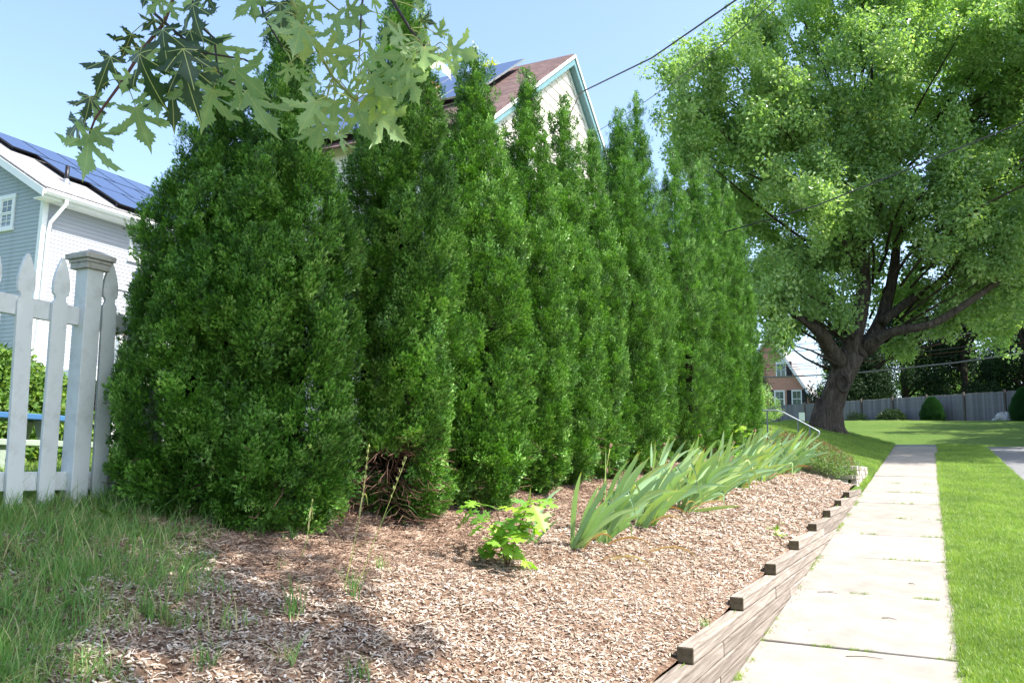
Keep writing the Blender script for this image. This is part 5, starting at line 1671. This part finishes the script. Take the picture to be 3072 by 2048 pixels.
# ================================================================ oak seedling and other small plants
oak_half = [(0, 0), (.02, .10), (.05, .18), (.16, .20), (.30, .16), (.27, .24), (.34, .27), (.22, .31), (.10, .36), (.08, .42), (.20, .46), (.40, .44), (.36, .52), (.43, .58), (.28, .58), (.13, .62), (.10, .68), (.20, .74), (.30, .78), (.20, .82), (.20, .90), (.08, .88), (0, 1.02)]
oak_out = oak_half + [(-x, y) for x, y in oak_half[-2:0:-1]]
OM = [leaf_mesh(80 + i, M_OAK, oak_out, cup=.3, droop=.2 + .1 * i) for i in range(4)]
def seedling(x, y, hgt, nleaf, Ls, label, seed, wid):
    t = empty('oak_seedling', (x, y, H(x, y) + .01)); tag(t, label, 'seedling')
    rr = random.Random(seed)
    stems = []
    for s in range(5 if nleaf > 20 else 2):
        a = rr.uniform(0, 6.28); rad = wid * rr.uniform(.15, .5)
        pts = resample([(0, 0, 0), (rad * .4 * cos(a), rad * .4 * sin(a), hgt * .5), (rad * cos(a), rad * sin(a), hgt * rr.uniform(.65, .98))], .03)
        mb = MB(); mb.tube(pts, np.linspace(.004, .0018, len(pts)), 6); mb.build('stem', M_DEADTWIG, t, smooth=True)
        stems.append(pts)
    for k in range(nleaf):
        pts = rr.choice(stems); i = rr.randrange(len(pts) // 4, len(pts)); p = pts[i]
        a = rr.uniform(0, 6.28)
        el = rr.uniform(-.55, .35)
        d = Vector((cos(a) * cos(el), sin(a) * cos(el), sin(el)))
        up = Vector((rr.uniform(-.4, .4), rr.uniform(-.5, .3), 1)).normalized()
        xx = d.cross(up).normalized(); zz = xx.cross(d)
        M = Matrix((xx, d, zz)).transposed().to_4x4(); M.translation = Vector(p) + d * .02
        o = link_obj('leaf', rr.choice(OM), t)
        L = Ls * rr.uniform(.65, 1.15)
        o.matrix_local = M @ Matrix.Diagonal((L, L, L, 1))
seedling(-2.40, 4.72, .47, 54, .185, 'bright green oak seedling with lobed leaves in the mulch before the irises', 5, .50)
seedling(-1.36, 8.35, .17, 9, .085, 'tiny pale green seedling in the mulch close to the timber edging', 6, .12)
seedling(-2.60, 12.9, .85, 16, .15, 'yellow green seedling reaching up before the far evergreens at the end of the irises', 7, .25)
def broadweed(x, y, seed, label):
    t = empty('weed', (x, y, H(x, y))); tag(t, label, 'weed')
    rr = random.Random(seed)
    out = [(0, 0), (.06, .2), (.14, .45), (.13, .7), (.06, .9), (0, 1), (-.06, .9), (-.13, .7), (-.14, .45), (-.06, .2)]
    me = leaf_mesh(90 + seed, M_SHRUBLEAF, out, cup=.2, droop=.5)
    for k in range(5):
        a = k * 1.25 + rr.uniform(-.3, .3); L = rr.uniform(.10, .17)
        link_obj('leaf', me, t, (0, 0, .02), (rr.uniform(.6, 1.0), 0, a), (L, L, L))
broadweed(-3.95, 3.08, 1, 'broad-leaved weed in the rough grass in front of the square fence post')
broadweed(-3.80, 3.42, 2, 'broad-leaved weed in the grass at the foot of the nearest evergreen')

def grass_stalk(x, y, pts, label, seed):
    z = H(x, y)
    t = empty('grass_stalk', (x, y, z)); tag(t, label, 'grass stalk')
    P = resample([Vector(p) for p in pts], .04)
    mb = MB(); mb.tube(P, np.linspace(.0024, .0012, len(P)), 5); mb.build('stem', M_PETIOLE, t, smooth=True)
    hd = MB(); rr = random.Random(seed)
    n = len(P); s = int(n * .66)
    for i in range(s, n):
        for k in range(3):
            a = rr.uniform(0, 6.28); c = P[i]
            hd.tube([c, c + np.array([.006 * cos(a), .006 * sin(a), .012]), c + np.array([.004 * cos(a), .004 * sin(a), .024])], [.0012, .0026, .0008], 4)
    hd.build('seed_head', M_DEADTWIG if False else M_PETIOLE, t)
    for k in range(2):
        i = int(n * (.25 + .25 * k)); c = P[i]; a = rr.uniform(-.6, 2.2)
        lp = [c, c + np.array([.06 * cos(a), .06 * sin(a), .09]), c + np.array([.15 * cos(a), .15 * sin(a), .10]), c + np.array([.22 * cos(a), .22 * sin(a), .04])]
        lb = MB(); lp = resample(lp, .03); m_ = len(lp)
        v = []
        for j, q in enumerate(lp):
            wd = .004 * (1 - (j / m_) ** 2)
            v += [q - np.array([-sin(a), cos(a), 0]) * wd, q + np.array([-sin(a), cos(a), 0]) * wd]
        lb.add(v, [(2 * j, 2 * j + 1, 2 * j + 3, 2 * j + 2) for j in range(m_ - 1)])
        lb.build('leaf', M_GRASSL, t)
grass_stalk(-2.64, 3.40, [(0, 0, 0), (.04, .02, .25), (.08, .02, .48), (.11, .01, .72)], 'tall thin grass stalk with a seed head, left one of the pair in the mulch', 1)
grass_stalk(-2.60, 3.44, [(0, 0, 0), (.07, .02, .22), (.15, .04, .44), (.24, .05, .67)], 'tall thin grass stalk with a seed head, right one of the pair in the mulch', 2)
grass_stalk(-3.05, 3.55, [(0, 0, 0), (.03, .0, .1), (.05, .0, .22), (.06, .0, .32)], 'short grass stalk with seed head in front of the nearest evergreen', 3)

# ================================================================ grass, chips, needles
def blade_mb(seed, n, h, w_, spreadr, lean=.5, seg=3):
    rr = random.Random(seed); mb = MB()
    for k in range(n):
        a = rr.uniform(0, 6.28); hh = h * rr.uniform(.55, 1.15); le = rr.uniform(.1, 1) * lean
        bx_, by_ = rr.gauss(0, spreadr), rr.gauss(0, spreadr)
        pa = rr.uniform(0, 3.14); ww = w_ * rr.uniform(.7, 1.2)
        v = []
        for i in range(seg + 1):
            t = i / seg
            x = bx_ + cos(a) * hh * le * t * t; y = by_ + sin(a) * hh * le * t * t; z = hh * t * (1 - .28 * le * t)
            wd = ww * (1 - t ** 1.6) / 2
            if i == seg: v += [(x, y, z)]
            else: v += [(x - cos(pa) * wd, y - sin(pa) * wd, z), (x + cos(pa) * wd, y + sin(pa) * wd, z)]
        f = [(2 * i, 2 * i + 1, 2 * i + 3, 2 * i + 2) for i in range(seg - 1)] + [(2 * seg - 2, 2 * seg - 1, 2 * seg)]
        mb.add(v, f)
    return mb
LAWN_SRC = [source('lawn_tuft_%s' % s, blade_mb(600 + i, 16, .055, .0042, .016, .9), M_GRASS) for i, s in enumerate(('plain', 'dense', 'bent'))]
ROUGH_SRC = [source('rough_tuft_%s' % s, blade_mb(620 + i, 9, (.14, .09, .18)[i], .0058, .026, 1.3, 4), M_GRASSL) for i, s in enumerate(('plain', 'short', 'long'))]
def on_ground(x, y): return Hv(x, y)
def scat_grass(name, label, x, y, src, smin, smax, seed, zoff=0.0):
    rng = np.random.default_rng(seed); n = len(x)
    P = np.stack([x, y, on_ground(x, y) + bumpy(x, y) * (x < -1.25) + zoff], 1)
    D = rng.normal(size=(n, 3)) * .14 + [0, 0, 1]
    o = scatter(name, P, D, rng.uniform(0, 6.28, n), rng.uniform(smin, smax, n), src, None, seed)
    if label: o['label'] = label
    return o
rng = np.random.default_rng(1)
def dens_band(x0, x1, y0, y1, dens_near, p=1.3):
    """random points with density falling with distance from the viewer"""
    A_ = (x1 - x0) * (y1 - y0); n = int(A_ * dens_near)
    x = rng.uniform(x0, x1, n); y = rng.uniform(y0, y1, n)
    d = np.hypot(x, y); k = np.clip((6.5 / d), 0, 1) ** p
    q = rng.uniform(0, 1, n) < k
    return x[q], y[q], d[q]
# verge between sidewalk and road
x, y, d = dens_band(.13, 1.47, 2.5, 30.8, 2300, 1.1)
e = .13 + .03 * np.sin(y * 3.1) + .02 * np.sin(y * 7.7); q = x > e
o = scat_grass('verge_grass', 'mown lawn strip between sidewalk and road', x[q], y[q], LAWN_SRC, .75, 1.35, 2, .0)
# overhang onto the slabs
yy = rng.uniform(3, 26, 2600); xx = .125 + rng.normal(size=2600) * .018
scat_grass('edge_grass', 'taller grass fringe along the right edge of the sidewalk', xx, yy, LAWN_SRC, .9, 1.5, 3, 0)
# bank lawn beyond the block wall
x, y, d = dens_band(-4.6, -1.14, 16.0, 30.9, 2600, .9)
q = (y > 17.2) | (x > -1.5)
scat_grass('bank_grass', 'sunlit lawn on the bank rising left of the sidewalk', x[q], y[q], LAWN_SRC, 1.0, 1.6, 4, 0)
# rough grass near the picket fence, thinning into the mulch
n = 11000
x = rng.uniform(-4.9, -2.2, n); y = rng.uniform(1.0, 4.6, n)
edge = np.interp(y, [1.2, 2.0, 2.5, 3.0, 3.5, 3.9], [-2.15, -2.45, -2.8, -3.15, -3.55, -3.95]) + .10 * np.sin(y * 5) + .07 * np.sin(y * 11 + x * 3)
s = (edge - x)                      # positive on the grass side
pr = np.clip(.10 + s * 1.6, 0, .72) * (1 + .5 * np.sin(x * 9 + 1) * np.sin(y * 8))
q = (rng.uniform(0, 1, n) < np.maximum(pr, np.where(s > -.5, .018, .003))) & ~((y > 3.75) & (x > -4.0))
scat_grass('rough_grass', 'uneven shaded grass in front of the picket fence', x[q], y[q], ROUGH_SRC, .55, 1.15, 5, .0)
# yard lawn behind the fence
n = 26000
x = -4.4 - rng.uniform(0, 1, n) ** 1.6 * 9; y = rng.uniform(1.5, 10, n)
scat_grass('yard_grass', 'sunlit lawn of the yard behind the picket fence', x, y, LAWN_SRC, 1.1, 1.9, 6, 0)
# tufts standing alone in the mulch
TU = [(-2.62, 3.02, .22), (-2.28, 2.62, .15), (-2.58, 3.40, .2), (-3.45, 3.62, .26), (-3.25, 3.72, .2), (-2.05, 2.75, .12), (-2.45, 2.35, .14), (-2.9, 2.85, .15), (-1.22, 4.9, .08), (-2.75, 3.85, .13)]
for i, (x, y, h) in enumerate(TU):
    mb = blade_mb(700 + i, 26, h, .0048, .022, .8, 4)
    o = mb.build('grass_tuft', M_GRASSL, None, loc=(x, y, H(x, y)))
    o['kind'] = 'stuff'
# weeds in the joints
pts = []
for yj in joints[4:14]:
    for k in range(3):
        cx = random.Random(int(yj * 10) + k).uniform(-1.05, .1)
        for m_ in range(8): pts.append((cx + rng.normal() * .05, yj + rng.normal() * .006))
for k in range(420):
    yv = rng.uniform(3.2, 16); 
    if sin(yv * 2.3) + sin(yv * 5.1) > .1: pts.append((-1.095 + rng.normal() * .012, yv))
pts = np.array(pts)
scat_grass('joint_weeds', 'small weeds growing in the sidewalk joints and along the timber foot', pts[:, 0], pts[:, 1], LAWN_SRC, .35, .7, 8, .0)

def chip_mb(seed, l, w_, t_):
    rr = random.Random(seed); mb = MB()
    n = 5; v = []; bend_ = rr.uniform(-1, 1)
    for i in range(n):
        a = i / (n - 1) - .5
        ww = w_ * (.6 + .4 * cos(a * 2.6)) * rr.uniform(.7, 1.1) / 2
        cz = t_ * rr.uniform(0, .4) + .16 * l * bend_ * a * a
        oy = rr.uniform(-.04, .04) * w_
        v += [(a * l, oy - ww, cz), (a * l, oy + ww, cz), (a * l, oy + ww * .8, cz + t_), (a * l, oy - ww * .8, cz + t_)]
    f = []
    for i in range(n - 1):
        for j in range(4): f.append((i * 4 + j, i * 4 + (j + 1) % 4, (i + 1) * 4 + (j + 1) % 4, (i + 1) * 4 + j))
    f += [(3, 2, 1, 0), tuple((n - 1) * 4 + j for j in range(4))]
    mb.add(v, f)
    return mb
CHIP_SRC = [source('wood_chip_%s' % s, chip_mb(650 + i, (.034, .024, .046, .018)[i], (.011, .013, .007, .011)[i], .0024), M_CHIP) for i, s in enumerate(('long', 'broad', 'sliver', 'small'))]
NEEDLE_SRC = []
for i in range(2):
    mb = MB(); rr = random.Random(680 + i)
    for k in range(9):
        a = rr.uniform(0, 6.28); c = np.array([rr.gauss(0, .016), rr.gauss(0, .016), rr.uniform(0, .008)]); d = np.array([cos(a), sin(a), rr.uniform(-.15, .3)])
        l = rr.uniform(.016, .034); b = np.array([-sin(a), cos(a), .4]) * .5
        mb.tube([c - d * l / 2, c + b * l * .25, c + d * l / 2], .0016, 3)
    NEEDLE_SRC.append(source('needle_litter_%s' % ('loose', 'matted')[i], mb, M_NEEDLE))
n = 215000
x = rng.uniform(-4.3, -1.22, n); y = rng.uniform(1.7, 15.4, n)
d = np.hypot(x, y)
nearness = np.clip((4.2 / d), 0, 1) ** 1.5
frac = np.clip((-x - 2.55) / .8 + .25 * np.sin(x * 5 + y * 3), 0, 1) * (y > 3.3)     # needle litter share under the evergreens
r0 = rng.uniform(0, 1, n)
q = (r0 < nearness * (1 - .65 * frac)) & ~((np.interp(y, [1.2, 2.0, 2.5, 3.0, 3.5, 3.9], [-2.15, -2.45, -2.8, -3.15, -3.55, -3.95]) - x > .5) & (rng.uniform(0, 1, n) < .6) & (y < 4.2))
def on_mulch(x, y):
    return mulch_z(x, y)
P = np.stack([x[q], y[q], on_mulch(x[q], y[q]) + rng.uniform(.0, .012, q.sum())], 1)
D = rng.normal(size=P.shape) * .32 + [0, 0, 1]
size = rng.uniform(.42, 1.0, len(P)) * np.clip(np.hypot(P[:, 0], P[:, 1]) / 5.5, 1, 1.9)
o = scatter('mulch_chips', P, D, rng.uniform(0, 6.28, len(P)), size, CHIP_SRC, None, 21)
o['label'] = 'sun-bleached wood chip mulch covering the bed'
n = 60000
x = rng.uniform(-4.3, -2.2, n); y = rng.uniform(3.2, 15, n)
frac = np.clip((-x - 2.45) / .75 + .25 * np.sin(x * 5 + y * 3), 0, 1)
q = rng.uniform(0, 1, n) < frac * np.clip(5 / np.hypot(x, y), 0, 1) ** 1.3
P = np.stack([x[q], y[q], on_mulch(x[q], y[q]) + rng.uniform(.0, .010, q.sum())], 1)
o = scatter('shed_needles', P, rng.normal(size=P.shape) * .15 + [0, 0, 1], rng.uniform(0, 6.28, len(P)), rng.uniform(.9, 1.7, len(P)), NEEDLE_SRC, None, 22)
o['label'] = 'reddish brown shed needles under the evergreens'
# crumbs spilled on the sidewalk and along its edges
n = 500
x = np.concatenate([-1.09 + np.abs(rng.normal(size=n)) * .045, .09 - np.abs(rng.normal(size=160)) * .03, rng.uniform(-1.05, .1, 60)]); y = np.concatenate([rng.uniform(3, 13, n), rng.uniform(4, 12, 160), rng.uniform(4, 12, 60)])
P = np.stack([x, y, SL * y + .012], 1)
o = scatter('spilled_chips', P, rng.normal(size=P.shape) * .1 + [0, 0, 1], rng.uniform(0, 6.28, len(P)), rng.uniform(.25, .7, len(P)), CHIP_SRC, None, 23)
# fallen twigs on the slabs
for i, (x, y, a, L, lab) in enumerate([(-.45, 5.85, .25, .22, 'thin dry twig on the slab nearest the timber end'), (-.35, 6.9, .0, .10, 'short dark twig in the middle of the sidewalk'), (-.22, 8.2, -.9, .09, 'tiny curved twig farther up the sidewalk'), (-.12, 4.9, -.5, .26, 'long dark twig near the bottom edge of the sidewalk'), (-.85, 7.6, .1, .16, 'forked twig beside the timber wall')]):
    mb = MB(); mb.tube([(-L / 2, 0, 0), (0, .01, .004), (L / 2, -.006, 0)], [.003, .0025, .0012], 5)
    if i == 4: mb.tube([(0, .01, .004), (L / 3, .05, .006)], [.0022, .001], 5)
    o = mb.build('fallen_twig', M_BARK2, None, loc=(x, y, SL * y + .012), rot=(math.atan(SL), 0, a)); tag(o, lab, 'twig')
for i, (x, y, lab) in enumerate([(-.28, 5.35, 'crumpled pale dead leaf on the sidewalk near the bottom'), (.13, 6.35, 'brown dead leaf at the grass edge of the sidewalk')]):
    me = leaf_mesh(95 + i, M_IRISDEAD, [(0, 0), (.3, .2), (.35, .5), (.2, .8), (0, 1), (-.2, .8), (-.35, .5), (-.3, .2)], cup=1.0, droop=.4)
    o = link_obj('dead_leaf', me, None, (x, y, SL * y + .03), (.1, .1, 1.2 * i), (.06, .06, .06)); tag(o, lab, 'leaf')

# ================================================================ handrail on the steps, wires, yard furniture, sign
hr = empty('handrail', (-2.36, 19.0, H(-2.36, 19)))
tag(hr, 'bent galvanised pipe handrail on green posts at the end of the evergreen row', 'handrail')
z0 = hr.location.z
R3 = lambda x, z: (x + 2.36, 0, z - z0)
mb = MB(); mb.tube(resample([R3(-3.7, 2.96), R3(-3.3, 2.955), R3(-3.0, 2.94), R3(-2.9, 2.90), R3(-2.25, 2.53), R3(-2.17, 2.48), R3(-2.165, 2.43), R3(-2.22, 2.36), R3(-2.33, 2.30)], .08), .017, 10)
mb.build('rail', M_GALV, hr, smooth=True)
for xx, zt in ((-2.36, 2.58), (-2.60, 2.72), (-3.25, 2.95)):
    mb = MB(); mb.tube([(xx + 2.36, 0, H(xx, 19) - z0 - .1), (xx + 2.36, 0, zt - z0)], .017, 8); mb.build('post', M_GREENPAINT, hr, smooth=True)
sp = empty('steps', (-3.2, 19.2, H(-3.2, 19)))
tag(sp, 'grey stone steps beside the handrail behind the far irises', 'steps')
for k in range(4):
    mb = MB(); mb.box(.45 - .35 * k - .36, .45 - .35 * k - .004, -.05, 1.1, -.3, .0 + .13 * k); mb.build('step', M_STONE, sp)

def wire(name, label, pts, r, mat):
    mb = MB(); Q = resample([Vector(p) for p in pts], 1.5); mb.tube(Q - Q[0], r, 6)
    o = mb.build(name, mat, None, smooth=True, loc=tuple(Q[0])); tag(o, label, 'wire', None)
    return o
wr = [((5.732, 5.893, 6.376), .055, M_WIREL, 'lowest thick utility cable crossing behind the leaning trunk'),
      ((6.142, 6.35, 6.793), .02, M_WIRERED, 'rusty utility wire, third from the bottom of the bundle over the fence'),
      ((6.024, 6.20, 6.663), .018, M_WIRE, 'dark utility wire second from the bottom of the bundle over the fence'),
      ((6.25, 6.50, 6.95), .02, M_WIRE, 'dark utility wire in the middle of the bundle over the fence'),
      ((6.85, 7.0, 7.499), .028, M_WIREL, 'pale utility wire above the rusty one'),
      ((7.15, 7.32, 7.814), .022, M_WIRE, 'topmost utility wire of the bundle over the fence')]
for (a, b, c), r, mt, lab in wr:
    wire('utility_wire', lab, [(-22, 38, a + .25), (-6.4, 38, a), (-.8, 38, b + .05), (3.4, 38, c), (14, 38, c + 1.3)], r * .6, mt)
wire('service_wire', 'twisted service cable running from the cream gable up across the sky', [(-7.7, 17.9, 10.02), (-6.75, 16.5, 10.05), (-4.6, 15.0, 9.72), (-2.59, 13.25, 9.50), (-.3, 11.2, 9.45), (2.4, 8.6, 9.6)], .016, M_WIRE)
wire('service_wire', 'thin wire low across the sky behind the slim hedge tips', [(-7.7, 19.9, 10.55), (-4.4, 15.75, 9.48), (-1.0, 11.5, 8.8), (3.0, 6.5, 8.6)], .008, M_WIRE)
wire('street_wire', 'single dark wire slanting across the big maple crown', [(-4.5, 15, 5.75), (-1.611, 15, 6.285), (-.168, 15, 6.72), (1.588, 15, 7.271), (5.5, 15, 8.6)], .011, M_WIRE)

# blue topped picnic bench and white bench in the yard
M_BLUE = plain('blue_paint', (.05, .14, .30), .5)
M_PALEGREEN = plain('pale_green_plastic', (.30, .36, .30), .5)
zt_ = H(-7.5, 5)
bt = empty('picnic_table', (-7.5, 4.6, zt_)); tag(bt, 'blue-topped garden table with pale legs behind the first pickets', 'table')
mb = MB()
for k in range(4): mb.box(-.55 + k * .2, -.55 + k * .2 + .19, -.9, .6, .50, .55)
mb.build('table_top', M_BLUE, bt, bevel=.006)
for yq in (-.7, .35):
    mb = MB(); mb.tube([(-.3, yq, 0), (-.1, yq, .5)], .045, 4); mb.tube([(.25, yq, 0), (.0, yq, .5)], .045, 4); mb.build('leg', M_PALEGREEN, bt)
bn = empty('garden_bench', (-6.9, 4.9, H(-6.9, 4.9))); tag(bn, 'low pale green bench on the yard lawn seen between the pickets', 'bench')
mb = MB(); mb.box(-.15, .15, -.9, 1.1, .26, .31); mb.build('seat', M_PALEGREEN, bn, bevel=.006)
for yq in (-.7, .9):
    mb = MB(); mb.box(-.12, .12, yq - .03, yq + .03, 0, .26); mb.build('leg', M_PALEGREEN, bn)
# small notice behind the trunk
sg = empty('yard_sign', (-6.62, 50.0, plane(50))); tag(sg, 'small blank-looking pale sign on a stake left of the leaning trunk', 'sign')
mb = MB(); mb.box(-.16, .16, -.01, .01, .45, .95); mb.build('panel', M_TRIM, sg)
mb = MB(); mb.box(-.015, .015, .011, .03, 0, .8); mb.build('stake', M_FRAMEBLK, sg)
